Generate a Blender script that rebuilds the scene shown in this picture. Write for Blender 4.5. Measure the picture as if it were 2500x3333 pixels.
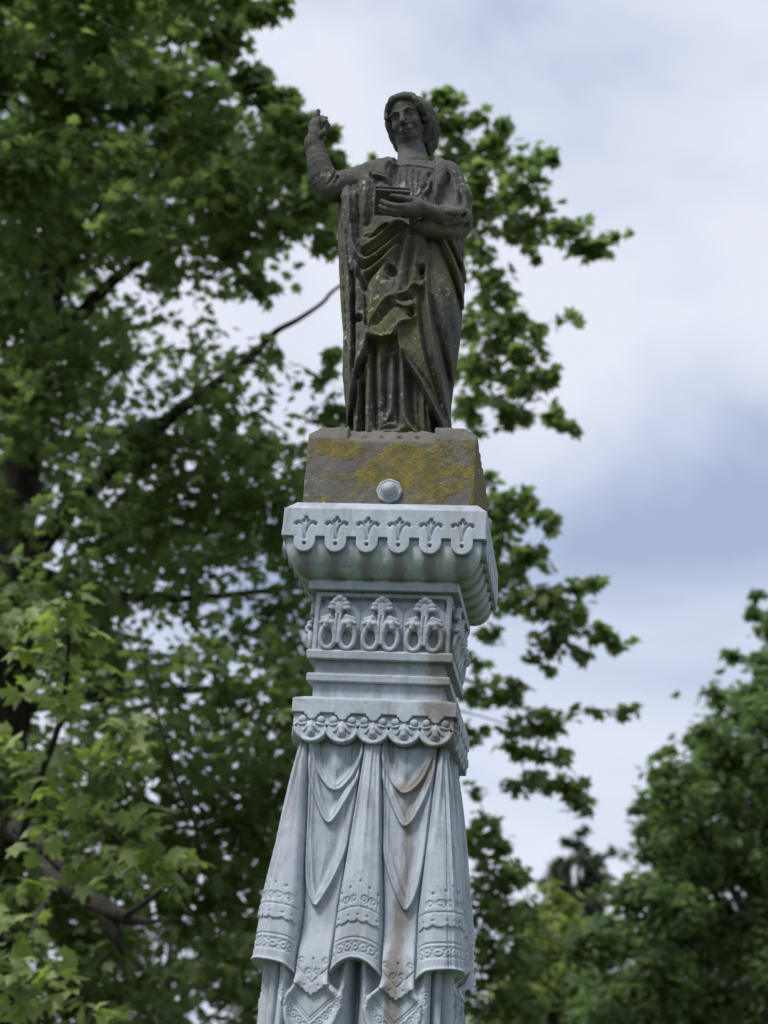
import bpy, math, random
import numpy as np
from mathutils import Matrix, Vector

for _o in list(bpy.data.objects):
    bpy.data.objects.remove(_o)
scene = bpy.context.scene
COL = scene.collection
PI = math.pi
RNG = np.random.default_rng(7)

# ------------------------------------------------------------------ camera
F_PX, PITCH, YAW, ROLL = 5000.0, math.radians(20.333), math.radians(-8.493), math.radians(4.059)
CAM = np.array([0.745, -5.364, 1.6])
_d = np.array([math.sin(YAW) * math.cos(PITCH), math.cos(YAW) * math.cos(PITCH), math.sin(PITCH)])
_r = np.array([math.cos(YAW), -math.sin(YAW), 0.0])
_u = np.cross(_r, _d)
_r2 = _r * math.cos(ROLL) + _u * math.sin(ROLL)
_u2 = _u * math.cos(ROLL) - _r * math.sin(ROLL)

cam_data = bpy.data.cameras.new('camera')
cam = bpy.data.objects.new('camera', cam_data)
COL.objects.link(cam)
cam.matrix_world = Matrix(((_r2[0], _u2[0], -_d[0], CAM[0]), (_r2[1], _u2[1], -_d[1], CAM[1]),
                           (_r2[2], _u2[2], -_d[2], CAM[2]), (0, 0, 0, 1)))
cam_data.sensor_fit = 'VERTICAL'
cam_data.sensor_height = 36.0
cam_data.lens = F_PX / 3333.0 * 36.0
cam_data.clip_start = 0.05
cam_data.clip_end = 3000
cam_data.dof.use_dof = True
cam_data.dof.focus_distance = 5.55
cam_data.dof.aperture_fstop = 2.0
scene.camera = cam

# ------------------------------------------------------------------ sky and sun
SUN_EL, SUN_AZ = math.radians(54), math.radians(218)      # azimuth from +y clockwise: behind the camera, to its left
world = bpy.data.worlds.new('World')
scene.world = world
world.use_nodes = True
_nt = world.node_tree
_nt.nodes.clear()
def wn(t, **kw):
    n = _nt.nodes.new(t)
    for k, v in kw.items():
        setattr(n, k, v)
    return n
_out = wn('ShaderNodeOutputWorld')
_bg = wn('ShaderNodeBackground')
_bg.inputs['Strength'].default_value = 0.1
_sky = wn('ShaderNodeTexSky', sky_type='NISHITA', sun_disc=False, sun_elevation=SUN_EL, sun_rotation=SUN_AZ)
_tc = wn('ShaderNodeTexCoord')
_mp = wn('ShaderNodeMapping')
_mp.inputs['Scale'].default_value = (1.0, 1.0, 1.35)
_mp.inputs['Location'].default_value = (-0.354, 17.429, -17.85)
_mp.inputs['Rotation'].default_value = (0.0, 0.35, 0.2)
_n1 = wn('ShaderNodeTexNoise')
_n1.inputs['Scale'].default_value = 3.0
_n1.inputs['Detail'].default_value = 6.0
_n1.inputs['Roughness'].default_value = 0.48
_n1.inputs['Distortion'].default_value = 0.4
_rp = wn('ShaderNodeValToRGB')
_rp.color_ramp.interpolation = 'LINEAR'
_rp.color_ramp.elements[0].position = 0.37
_rp.color_ramp.elements[0].color = (3.5 / 10, 4.1 / 10, 5.75 / 10, 1)
_rp.color_ramp.elements[1].position = 0.58
_e = _rp.color_ramp.elements.new(0.465)
_e.color = (5.5 / 10, 6.0 / 10, 7.3 / 10, 1)
_rp.color_ramp.elements[2].color = (7.0 / 10, 7.3 / 10, 8.15 / 10, 1)
_mul = wn('ShaderNodeVectorMath', operation='SCALE')
_mul.inputs['Scale'].default_value = 10.0
_mix = wn('ShaderNodeMix', data_type='RGBA')
_mix.inputs[0].default_value = 0.92
L = _nt.links.new
L(_tc.outputs['Generated'], _mp.inputs['Vector'])
L(_mp.outputs['Vector'], _n1.inputs['Vector'])
L(_n1.outputs['Fac'], _rp.inputs['Fac'])
L(_rp.outputs['Color'], _mul.inputs[0])
L(_sky.outputs['Color'], _mix.inputs[6])
L(_mul.outputs['Vector'], _mix.inputs[7])
L(_mix.outputs[2], _bg.inputs['Color'])
L(_bg.outputs['Background'], _out.inputs['Surface'])

sun_d = bpy.data.lights.new('sun', 'SUN')
sun_d.energy = 2.8
sun_d.angle = math.radians(16)
sun_d.color = (1.0, 0.975, 0.94)
sun = bpy.data.objects.new('sun', sun_d)
COL.objects.link(sun)
_sd = Vector((math.sin(SUN_AZ) * math.cos(SUN_EL), math.cos(SUN_AZ) * math.cos(SUN_EL), math.sin(SUN_EL)))
sun.rotation_euler = _sd.to_track_quat('Z', 'Y').to_euler()
sun.location = (-6, -8, 12)

scene.view_settings.view_transform = 'Standard'
scene.view_settings.look = 'None'
scene.view_settings.exposure = 0.28
scene.view_settings.gamma = 1.0
scene.cycles.use_denoising = True
scene.cycles.max_bounces = 12
scene.cycles.diffuse_bounces = 8
scene.cycles.transparent_max_bounces = 4

# ------------------------------------------------------------------ measuring helpers
def W(px, py, Y):
    """point of the plane y = Y that the photograph shows at pixel (px, py)"""
    v = _d + _r2 * (px - 1250.0) / F_PX - _u2 * (py - 1666.5) / F_PX
    return CAM + v * ((Y - CAM[1]) / v[1])
def AT(px, py, depth):
    v = _d + _r2 * (px - 1250.0) / F_PX - _u2 * (py - 1666.5) / F_PX
    return CAM + v * depth

# ------------------------------------------------------------------ materials
class NT:
    def __init__(self, name):
        self.m = bpy.data.materials.new(name)
        self.m.use_nodes = True
        self.t = self.m.node_tree
        self.t.nodes.clear()
        self.out = self.n('ShaderNodeOutputMaterial')
        self.b = self.n('ShaderNodeBsdfPrincipled')
        self.t.links.new(self.b.outputs[0], self.out.inputs[0])
        self.geo = self.n('ShaderNodeNewGeometry')
        self.pos = self.geo.outputs['Position']
    def n(self, t, **kw):
        n = self.t.nodes.new(t)
        for k, v in kw.items():
            setattr(n, k, v)
        return n
    def put(self, sock, v):
        if isinstance(v, bpy.types.NodeSocket):
            self.t.links.new(v, sock)
        else:
            sock.default_value = v
    def map(self, scale, loc=(0, 0, 0), vec=None):
        n = self.n('ShaderNodeMapping')
        self.put(n.inputs['Vector'], vec or self.pos)
        n.inputs['Scale'].default_value = scale
        n.inputs['Location'].default_value = loc
        return n.outputs[0]
    def noise(self, scale, detail=4, rough=.5, vec=None, dist=0.0):
        n = self.n('ShaderNodeTexNoise')
        self.put(n.inputs['Vector'], vec or self.pos)
        n.inputs['Scale'].default_value = scale
        n.inputs['Detail'].default_value = detail
        n.inputs['Roughness'].default_value = rough
        n.inputs['Distortion'].default_value = dist
        return n.outputs['Fac']
    def voro(self, scale, vec=None, out='Distance', rnd=1.0):
        n = self.n('ShaderNodeTexVoronoi')
        self.put(n.inputs['Vector'], vec or self.pos)
        n.inputs['Scale'].default_value = scale
        n.inputs['Randomness'].default_value = rnd
        return n.outputs[out]
    def ramp(self, v, a, b, lo=0.0, hi=1.0):
        n = self.n('ShaderNodeMapRange', interpolation_type='SMOOTHSTEP')
        self.put(n.inputs[0], v)
        n.inputs[1].default_value = a
        n.inputs[2].default_value = b
        n.inputs[3].default_value = lo
        n.inputs[4].default_value = hi
        return n.outputs[0]
    def math(self, op, a, b=0.0):
        n = self.n('ShaderNodeMath', operation=op)
        self.put(n.inputs[0], a)
        self.put(n.inputs[1], b)
        return n.outputs[0]
    def mul(self, a, b):
        return self.math('MULTIPLY', a, b)
    def add(self, a, b):
        return self.math('ADD', a, b)
    def mix(self, f, a, b):
        n = self.n('ShaderNodeMix', data_type='RGBA')
        self.put(n.inputs[0], f)
        self.put(n.inputs[6], a if isinstance(a, bpy.types.NodeSocket) else (*a, 1))
        self.put(n.inputs[7], b if isinstance(b, bpy.types.NodeSocket) else (*b, 1))
        return n.outputs[2]
    def attr(self, name):
        n = self.n('ShaderNodeAttribute', attribute_name=name)
        return n.outputs['Fac']
    def xyz(self):
        n = self.n('ShaderNodeSeparateXYZ')
        self.t.links.new(self.pos, n.inputs[0])
        return n.outputs
    def bump(self, h, strength, dist):
        n = self.n('ShaderNodeBump')
        n.inputs['Strength'].default_value = strength
        n.inputs['Distance'].default_value = dist
        self.put(n.inputs['Height'], h)
        self.t.links.new(n.outputs[0], self.b.inputs['Normal'])
    def base(self, c, rough=.7, spec=.3):
        self.put(self.b.inputs['Base Color'], c if isinstance(c, bpy.types.NodeSocket) else (*c, 1))
        self.put(self.b.inputs['Roughness'], rough)
        self.b.inputs['Specular IOR Level'].default_value = spec
        return self.m

def make_zinc():
    t = NT('weathered_zinc')
    x, y, z = t.xyz()
    big = t.noise(5, 4, .55)
    c = t.mix(t.ramp(big, .3, .7), (.33, .372, .425), (.425, .468, .52))
    c = t.mix(t.ramp(t.noise(3.1, 4, .6, t.map((1, 1, 1), (5, 2, 8))), .5, .7, 0, .55), c, (.36, .36, .355))
    c = t.mix(t.ramp(t.noise(8, 3, .6, t.map((1, 1, .4), (1, 7, 3))), .55, .75, 0, .6), c, (.35, .365, .455))
    streak = t.noise(22, 4, .6, t.map((1, 1, .09)))
    c = t.mix(t.ramp(streak, .50, .72, 0, .55), c, (.52, .57, .63))
    c = t.mix(t.ramp(t.noise(16, 4, .6, t.map((1, 1, .06), (3, 1, 2))), .50, .74, 0, .62), c, (.215, .235, .25))
    # warm, dirty run-off stain below a leak on the right of the front face
    front = t.ramp(y, -.17, -.2)
    wob = t.math('MULTIPLY', t.math('SUBTRACT', t.noise(11, 5, .62, t.map((1, 1, .55))), .5), .10)
    xs = t.add(x, wob)
    ctr = t.add(t.mul(t.math('SUBTRACT', z, 2.2), .02), .137)
    dx = t.math('ABSOLUTE', t.math('SUBTRACT', xs, ctr))
    run = t.mul(t.ramp(dx, .040, .008), t.ramp(z, 2.58, 2.42))
    run = t.mul(run, t.ramp(t.noise(30, 3, .6, t.map((1, 1, .2))), .25, .5, .35, 1))
    diag = t.math('SUBTRACT', t.math('SUBTRACT', xs, .16), t.mul(t.math('SUBTRACT', z, 2.56), .75))
    dg = t.mul(t.ramp(t.math('ABSOLUTE', diag), .05, .015), t.mul(t.ramp(z, 2.45, 2.53), t.ramp(z, 2.72, 2.66)))
    corner = t.mul(t.ramp(t.add(xs, t.mul(wob, 1.5)), .15, .2), t.mul(t.ramp(z, 2.66, 2.72), t.ramp(z, 3.16, 3.0)))
    corner = t.mul(corner, t.ramp(t.noise(17, 5, .65), .3, .55, .25, 1.0))
    stain = t.math('MAXIMUM', t.math('MAXIMUM', run, dg), corner)
    stain = t.mul(stain, front)
    scol = t.mix(t.noise(40, 3, .6), (.120, .102, .088), (.225, .200, .175))
    c = t.mix(t.mul(stain, .88), c, scol)
    # old grime with pale streaks on the belly of the cornice and the necks
    zone = t.mul(t.mul(t.ramp(z, 3.235, 3.25), t.ramp(z, 3.41, 3.37)), t.ramp(t.math('MAXIMUM', t.math('ABSOLUTE', x), t.math('ABSOLUTE', y)), .357, .352))
    onf = t.math('GREATER_THAN', t.math('ABSOLUTE', y), t.math('ABSOLUTE', x))
    lat = t.add(t.mul(onf, x), t.mul(t.math('SUBTRACT', 1.0, onf), y))
    lat = t.add(lat, t.mul(t.math('SUBTRACT', t.noise(14, 3, .6, t.map((1, 1, .3))), .5), .05))
    cosv = t.math('COSINE', t.mul(lat, 2 * PI / .111))
    bands = t.add(t.add(t.mul(cosv, .12), .38), t.mul(t.noise(13, 3, .6, t.map((1, 1, .12), (1.3, 0, 0))), .26))
    c = t.mix(t.mul(zone, t.ramp(bands, .56, .38, 0, .8)), c, (.19, .18, .165))
    c = t.mix(t.mul(zone, t.ramp(bands, .56, .66, 0, .8)), c, (.43, .49, .50))
    neck = t.mul(t.ramp(z, 2.88, 2.91), t.ramp(z, 3.25, 3.2))
    c = t.mix(t.mul(neck, t.ramp(t.noise(12, 5, .6), .4, .7, 0, .5)), c, (.26, .26, .25))
    drip = t.mul(t.ramp(t.noise(38, 4, .65, t.map((1, 1, .08), (6, 2, 4))), .50, .66), t.mul(t.ramp(z, 2.10, 2.62), t.ramp(z, 2.75, 2.70)))
    c = t.mix(t.mul(drip, .65), c, (.17, .17, .165))
    # blotched patina and thin dark runs
    c = t.mix(t.ramp(t.noise(26, 6, .7), .50, .68, 0, .6), c, (.245, .265, .285))
    c = t.mix(t.ramp(t.noise(70, 3, .6, t.map((1, 1, .05), (2, 5, 1))), .63, .74, 0, .6), c, (.16, .17, .175))
    # specks
    sp = t.noise(160, 3, .7)
    c = t.mix(t.ramp(sp, .62, .72, 0, .45), c, (.22, .23, .235))
    h = t.add(t.mul(t.noise(60, 5, .6), .6), t.mul(t.noise(300, 3, .6), .4))
    h = t.add(h, t.mul(t.noise(22, 4, .6), .8))
    t.bump(h, .4, .005)
    return t.base(c, t.ramp(big, .3, .7, .62, .8), .25)

def make_stone(name, plinth=False):
    t = NT(name)
    x, y, z = t.xyz()
    n1 = t.noise(7, 5, .6)
    if plinth:
        c = t.mix(t.ramp(n1, .3, .7), (.108, .100, .092), (.165, .153, .142))
    else:
        c = t.mix(t.ramp(n1, .3, .7), (.053, .053, .047), (.106, .106, .095))
    fine = t.noise(90, 5, .65)
    c = t.mix(t.ramp(fine, .35, .75, 0, .4), c, (.18, .17, .155) if plinth else (.125, .12, .108))
    h = t.add(t.mul(t.noise(45, 6, .65), .6), t.mul(fine, .5))
    if plinth:
        yl = t.noise(7.5, 5, .62, t.map((1, 1, 1), (2.1, .4, 5.3)), .3)
        top = t.ramp(z, 3.80, 3.75)
        side = t.ramp(x, .285, .3)
        def spot(cx, cz, rx, rz):
            dx = t.mul(t.math('SUBTRACT', x, cx), 1 / rx)
            dz = t.mul(t.math('SUBTRACT', z, cz), 1 / rz)
            return t.ramp(t.add(t.mul(dx, dx), t.mul(dz, dz)), 1.0, 0.0)
        bias = t.math('MAXIMUM', t.math('MAXIMUM', spot(-.17, 3.74, .12, .08), spot(.05, 3.67, .2, .1)), t.math('MAXIMUM', spot(-.1, 3.60, .14, .07), t.mul(side, 1.5)))
        bias = t.math('SUBTRACT', t.mul(bias, .17), .035)
        ym = t.mul(t.ramp(t.add(yl, bias), .475, .555), top)
        ym = t.mul(ym, t.ramp(t.noise(58, 6, .75), .33, .52))
        yc = t.mix(t.ramp(t.noise(22, 4, .6), .35, .65), (.125, .115, .040), (.225, .178, .045))
        dust = t.mul(t.ramp(t.noise(60, 5, .75, t.map((1, 1, 1), (3, 3, 1))), .50, .60, 0, .8), t.mul(top, t.ramp(t.noise(5, 3, .6), .38, .6)))
        ym = t.math('MAXIMUM', ym, dust)
        c = t.mix(ym, c, yc)
        h = t.add(h, t.mul(t.mul(ym, t.noise(110, 4, .7)), 1.6))
    else:
        gz = t.mul(t.ramp(z, 4.9, 4.6), t.ramp(y, .05, -.08))
        gm = t.mul(gz, t.ramp(t.noise(6, 4, .6, t.map((1.3, 1, .55), (0, 0, 2.2))), .42, .62, 0, .85))
        c = t.mix(gm, c, t.mix(t.noise(30, 4, .6), (.075, .073, .030), (.125, .115, .048)))
    # pale crusts of lichen, in patches
    patch = t.ramp(t.noise(4.2, 3, .55, t.map((1, 1, 1), (1.7, 3.1, .6))), .5, .66)
    def blotch(px, py, rx, rz, Y=-.12):
        w = W(px, py, Y)
        dx = t.mul(t.math('SUBTRACT', x, float(w[0])), 1 / rx)
        dz = t.mul(t.math('SUBTRACT', z, float(w[2])), 1 / rz)
        return t.ramp(t.add(t.mul(dx, dx), t.mul(dz, dz)), 1.0, 0.1)
    spots = ([(1400, 1440, .1, .03), (1200, 1435, .12, .03), (1520, 1450, .06, .06), (1150, 1430, .05, .04)] if plinth else
             [(1500, 570, .075, .10), (1525, 690, .05, .09), (1445, 965, .055, .10), (1410, 690, .06, .03), (1455, 690, .05, .05), (1150, 660, .03, .05), (1350, 800, .05, .03), (1250, 1110, .06, .03), (1345, 425, .04, .04),
              (1130, 900, .03, .25), (1260, 1340, .05, .10), (1280, 617, .09, .012), (1210, 1000, .10, .16)])
    for sp in spots:
        patch = t.math('MAXIMUM', patch, blotch(*sp))
    m1 = t.ramp(t.add(t.noise(34, 6, .78, t.map((1, 1, 1), (9, 2, 1))), t.mul(patch, .10)), .645, .675)
    m2 = t.mul(t.ramp(t.noise(80, 5, .75, t.map((1, 1, 1), (4, 4, 4))), .612, .655), .9)
    m = t.math('MINIMUM', t.add(m1, m2), 1.0)
    c = t.mix(m, c, t.mix(t.noise(120, 3, .6), (.17, .17, .155), (.42, .42, .39)))
    h = t.add(h, t.mul(m, 1.2))
    t.bump(h, .55, .006)
    return t.base(c, .85, .2)

MAT = {}
MAT['zinc'] = make_zinc()
MAT['stone'] = make_stone('dark_weathered_stone')
MAT['plinth'] = make_stone('lichened_brown_stone', True)

def make_leaf(name, dark, light, trans, glow=.35):
    t = NT(name)
    a = t.attr('tint')
    c = t.mix(t.ramp(a, 0, 1), dark, light)
    c = t.mix(t.ramp(t.noise(16, 3, .6), .45, .75, 0, .5), c, tuple(v * .55 for v in dark))
    t.base(c, .5, .4)
    tr = t.n('ShaderNodeBsdfTranslucent')
    t.put(tr.inputs[0], t.mix(t.ramp(a, 0, 1), trans, tuple(min(1, v * 1.7) for v in trans)))
    mx = t.n('ShaderNodeMixShader')
    mx.inputs[0].default_value = glow
    t.t.links.new(t.b.outputs[0], mx.inputs[1])
    t.t.links.new(tr.outputs[0], mx.inputs[2])
    t.t.links.new(mx.outputs[0], t.out.inputs[0])
    return t.m
MAT['maple_leaf'] = make_leaf('maple_leaf', (.086, .127, .058), (.205, .258, .100), (.20, .295, .078), .52)
MAT['spray_leaf'] = make_leaf('spray_leaf', (.10, .15, .050), (.33, .38, .16), (.25, .35, .06), .45)
MAT['beech_leaf'] = make_leaf('beech_leaf', (.078, .124, .055), (.175, .235, .095), (.17, .265, .065), .48)
MAT['young_leaf'] = make_leaf('young_leaf', (.17, .22, .07), (.33, .37, .13), (.28, .37, .06), .48)
MAT['needle'] = make_leaf('needle', (.046, .072, .044), (.09, .12, .06), (.06, .09, .03), .2)
MAT['brown_needle'] = make_leaf('brown_needle', (.085, .084, .046), (.17, .155, .085), (.10, .095, .04), .25)

def make_bark():
    t = NT('bark')
    n = t.noise(9, 6, .65, t.map((1, 1, .25)))
    c = t.mix(t.ramp(n, .3, .7), (.020, .017, .014), (.066, .057, .048))
    t.bump(n, .8, .03)
    return t.base(c, .9, .15)
MAT['bark'] = make_bark()

def make_ground():
    t = NT('grass_ground')
    n = t.noise(.6, 6, .6)
    c = t.mix(t.ramp(n, .35, .65), (.035, .06, .015), (.075, .10, .03))
    t.bump(t.noise(30, 4, .7), .6, .03)
    return t.base(c, .95, .1)
MAT['ground'] = make_ground()

# ------------------------------------------------------------------ object helpers
def mesh_from(name, V, Fc, smooth=True):
    """V (n,3); Fc (m,k) faces of one size"""
    V = np.asarray(V, np.float32)
    Fc = np.asarray(Fc, np.int32)
    me = bpy.data.meshes.new(name)
    m, k = Fc.shape
    me.vertices.add(len(V))
    me.vertices.foreach_set('co', V.ravel())
    me.loops.add(m * k)
    me.loops.foreach_set('vertex_index', Fc.ravel())
    me.polygons.add(m)
    me.polygons.foreach_set('loop_start', np.arange(0, m * k, k, dtype=np.int32))
    me.polygons.foreach_set('use_smooth', np.full(m, smooth))
    me.update(calc_edges=True)
    me.validate()
    return me
def link(name, me, mat=None, parent=None, loc=None, rz=0.0):
    o = bpy.data.objects.new(name, me)
    COL.objects.link(o)
    if me is not None and mat is not None and not me.materials:
        me.materials.append(mat)
    if parent is not None:
        o.parent = parent
        b = Vector(parent.get('_org', (0, 0, 0))) if '_org' in parent else Vector((0, 0, 0))
        o.location = Vector(loc or (0, 0, 0)) - b
    elif loc is not None:
        o.location = loc
    o.rotation_euler = (0, 0, rz)
    return o
ORG = {}
def thing(name, label, cat, loc=(0, 0, 0), group=None):
    o = bpy.data.objects.new(name, None)
    COL.objects.link(o)
    o.empty_display_size = .2
    o.location = loc
    o['label'], o['category'] = label, cat
    if group:
        o['group'] = group
    ORG[o.name] = Vector(loc)
    return o
def part(name, me, mat, root, rz=0.0, parent=None, off=(0, 0, 0)):
    """a part whose mesh is written in world coordinates, turned rz about the z axis through the root"""
    o = bpy.data.objects.new(name, me)
    COL.objects.link(o)
    if mat is not None and not me.materials:
        me.materials.append(mat)
    o.parent = parent or root
    o.location = Vector(off) - (ORG[root.name] if parent is None else Vector((0, 0, 0)))
    o.rotation_euler = (0, 0, rz)
    return o

def box_me(name, lo, hi, bev=.004, taper=None):
    """bevelled box; taper = (bottom half-width scale, top) not used for plain boxes"""
    import bmesh
    bm = bmesh.new()
    bmesh.ops.create_cube(bm, size=1)
    lo, hi = Vector(lo), Vector(hi)
    for v in bm.verts:
        v.co = Vector([(lo[i] + hi[i]) / 2 + v.co[i] * (hi[i] - lo[i]) for i in range(3)])
    if bev:
        bmesh.ops.bevel(bm, geom=bm.edges[:], offset=bev, segments=2, affect='EDGES', profile=.6)
    me = bpy.data.meshes.new(name)
    bm.to_mesh(me)
    bm.free()
    return me

# ------------------------------------------------------------------ implicit surfaces
class Vol:
    def __init__(s, lo, hi, h):
        s.lo, s.h = np.array(lo, float), h
        s.n = np.ceil((np.array(hi) - s.lo) / h).astype(int) + 1
        s.ax = [(s.lo[i] + h * np.arange(s.n[i])).astype(np.float32) for i in range(3)]
        s.F = np.full(s.n, 1.0, np.float32)
    def sl(s, lo, hi, pad=.03):
        r = []
        for i in range(3):
            a = int(max(0, math.floor((lo[i] - pad - s.lo[i]) / s.h)))
            b = int(min(s.n[i], math.ceil((hi[i] + pad - s.lo[i]) / s.h) + 1))
            r.append(slice(a, max(a, b)))
        return tuple(r)
    def xyz(s, sl):
        return (s.ax[0][sl[0]][:, None, None], s.ax[1][sl[1]][None, :, None], s.ax[2][sl[2]][None, None, :])
    def op(s, D, sl, k=0.0, mode='u'):
        A = s.F[sl]
        if A.size == 0:
            return
        if mode == 's':
            A = -A
        if k > 0:
            hh = np.clip(.5 + .5 * (D - A) / k, 0, 1)
            R = D * (1 - hh) + A * hh - k * hh * (1 - hh)
        else:
            R = np.minimum(A, D)
        s.F[sl] = -R if mode == 's' else R
    def cap(s, a, b, ra, rb=None, k=.0, mode='u', sq=None):
        """tapered capsule a-b"""
        rb = ra if rb is None else rb
        a, b = np.array(a, float), np.array(b, float)
        rm = max(ra, rb) + k
        sl = s.sl(np.minimum(a, b) - rm, np.maximum(a, b) + rm)
        X, Y, Z = s.xyz(sl)
        d = b - a
        L2 = max(d @ d, 1e-12)
        t = np.clip(((X - a[0]) * d[0] + (Y - a[1]) * d[1] + (Z - a[2]) * d[2]) / L2, 0, 1)
        D = np.sqrt((X - a[0] - t * d[0]) ** 2 + (Y - a[1] - t * d[1]) ** 2 + (Z - a[2] - t * d[2]) ** 2) - (ra + (rb - ra) * t)
        s.op(D.astype(np.float32), sl, k, mode)
    def chain(s, pts, rs, k=0.0, mode='u'):
        for i in range(len(pts) - 1):
            s.cap(pts[i], pts[i + 1], rs[i], rs[i + 1], k, mode)
    def ell(s, c, r, k=0.0, mode='u', R=None):
        """ellipsoid, radii r, axes = columns of R"""
        c, r = np.array(c, float), np.array(r, float)
        m = r.max() + k
        sl = s.sl(c - m, c + m)
        X, Y, Z = s.xyz(sl)
        X, Y, Z = X - c[0], Y - c[1], Z - c[2]
        if R is not None:
            X, Y, Z = [X * R[0, i] + Y * R[1, i] + Z * R[2, i] for i in range(3)]
        q = np.sqrt((X / r[0]) ** 2 + (Y / r[1]) ** 2 + (Z / r[2]) ** 2)
        g = np.sqrt((X / r[0] ** 2) ** 2 + (Y / r[1] ** 2) ** 2 + (Z / r[2] ** 2) ** 2) + 1e-9
        s.op((q * (q - 1) / g).astype(np.float32), sl, k, mode)
    def box(s, c, hs, rnd=.003, k=0.0, mode='u', R=None):
        c, hs = np.array(c, float), np.array(hs, float)
        m = np.linalg.norm(hs) + k if R is not None else hs + k
        sl = s.sl(c - m, c + m)
        X, Y, Z = s.xyz(sl)
        X, Y, Z = X - c[0], Y - c[1], Z - c[2]
        if R is not None:
            X, Y, Z = [X * R[0, i] + Y * R[1, i] + Z * R[2, i] for i in range(3)]
        q = [np.abs(v) - (hs[i] - rnd) for i, v in enumerate((X, Y, Z))]
        D = np.sqrt(sum(np.maximum(v, 0) ** 2 for v in q)) + np.minimum(np.maximum(np.maximum(q[0], q[1]), q[2]), 0) - rnd
        s.op(D.astype(np.float32), sl, k, mode)
    def mesh(s, name):
        F = np.pad(s.F, 1, constant_values=1.0)
        lo = s.lo - s.h
        S = F < 0
        n = F.shape
        cnt = np.zeros((n[0] - 1, n[1] - 1, n[2] - 1), np.int8)
        for i in (0, 1):
            for j in (0, 1):
                for k in (0, 1):
                    cnt += S[i:n[0] - 1 + i, j:n[1] - 1 + j, k:n[2] - 1 + k]
        act = (cnt > 0) & (cnt < 8)
        I, J, K = np.nonzero(act)
        idx = np.full(cnt.shape, -1, np.int32)
        idx[I, J, K] = np.arange(len(I))
        cs = [(i, j, k) for i in (0, 1) for j in (0, 1) for k in (0, 1)]
        val = np.stack([F[I + i, J + j, K + k] for i, j, k in cs], 1)
        P = np.zeros((len(I), 3))
        N = np.zeros(len(I))
        for a in range(8):
            for b in range(a + 1, 8):
                if sum(abs(cs[a][q] - cs[b][q]) for q in range(3)) != 1:
                    continue
                va, vb = val[:, a], val[:, b]
                m = (va < 0) != (vb < 0)
                t = np.where(m, va / np.where(m, va - vb, 1), 0)
                for q in range(3):
                    P[:, q] += np.where(m, cs[a][q] + (cs[b][q] - cs[a][q]) * t, 0)
                N += m
        V = (P / N[:, None] + np.stack([I, J, K], 1)) * s.h + lo
        fs = []
        for axis in range(3):
            sh = [slice(1, -1)] * 3
            sh[axis] = slice(0, n[axis] - 1)
            s2 = [slice(1, -1)] * 3
            s2[axis] = slice(1, n[axis])
            A, B = S[tuple(sh)], S[tuple(s2)]
            for flag in (0, 1):
                q = np.nonzero(A & ~B if flag == 0 else B & ~A)
                q = [q[i] + (0 if i == axis else 1) for i in range(3)]
                u, v = [(1, 2), (2, 0), (0, 1)][axis]
                def g(du, dv):
                    p = [q[0].copy(), q[1].copy(), q[2].copy()]
                    p[u] = p[u] - du
                    p[v] = p[v] - dv
                    return idx[p[0], p[1], p[2]]
                quad = np.stack([g(1, 1), g(0, 1), g(0, 0), g(1, 0)], 1)
                fs.append(quad if flag == 0 else quad[:, ::-1])
        return mesh_from(name, V, np.concatenate(fs))

def poly_d(X, Z, pts, closed=False):
    """distance to a polyline, and position 0..1 along it"""
    P = np.array(pts, np.float32)
    if closed:
        P = np.vstack([P, P[:1]])
    best = np.full(np.broadcast(X, Z).shape, 9.0, np.float32)
    par = np.zeros_like(best)
    n = len(P) - 1
    for i in range(n):
        a, b = P[i], P[i + 1]
        d = b - a
        t = np.clip(((X - a[0]) * d[0] + (Z - a[1]) * d[1]) / max(d @ d, 1e-10), 0, 1)
        q = np.hypot(X - a[0] - t * d[0], Z - a[1] - t * d[1])
        m = q < best
        best = np.where(m, q, best)
        par = np.where(m, (i + t) / n, par)
    return best, par
def poly_sd(X, Z, pts):
    """signed distance to a closed outline, negative inside"""
    d, _ = poly_d(X, Z, pts, True)
    P = np.array(pts, np.float32)
    ins = np.zeros(d.shape, bool)
    for i in range(len(P)):
        a, b = P[i], P[(i + 1) % len(P)]
        c = ((a[1] > Z) != (b[1] > Z)) & (X < (b[0] - a[0]) * (Z - a[1]) / (b[1] - a[1] + 1e-12) + a[0])
        ins ^= c
    return np.where(ins, -d, d)
def sstep(a, b, v):
    t = np.clip((v - a) / (b - a), 0, 1)
    return t * t * (3 - 2 * t)
def smooth_pts(pts, n=6):
    """Catmull-Rom through pts"""
    P = np.array(pts, float)
    if len(P) < 3:
        return P
    Q = np.vstack([2 * P[0] - P[1], P, 2 * P[-1] - P[-2]])
    out = []
    for i in range(1, len(Q) - 2):
        for t in np.linspace(0, 1, n, endpoint=False):
            a, b, c, d = Q[i - 1], Q[i], Q[i + 1], Q[i + 2]
            out.append(.5 * (2 * b + (c - a) * t + (2 * a - 5 * b + 4 * c - d) * t ** 2 + (3 * b - 3 * c + d - a) * t ** 3))
    out.append(P[-1])
    return np.array(out)

# ================================================================== ground
def build_ground():
    n = 48
    V = [(0, 0, 0)]
    Fc = []
    rs = [4, 15, 60, 250, 1200]
    for r in rs:
        for i in range(n):
            a = 2 * PI * i / n
            V.append((r * math.cos(a), r * math.sin(a), 0))
    me = bpy.data.meshes.new('ground')
    for i in range(n):
        Fc.append((0, 1 + i, 1 + (i + 1) % n))
    for k in range(len(rs) - 1):
        for i in range(n):
            a, b = 1 + k * n + i, 1 + k * n + (i + 1) % n
            Fc.append((a, a + n, b + n, b))
    me.from_pydata(V, [], Fc)
    o = link('ground', me, MAT['ground'])
    o['kind'] = 'structure'
build_ground()
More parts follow.
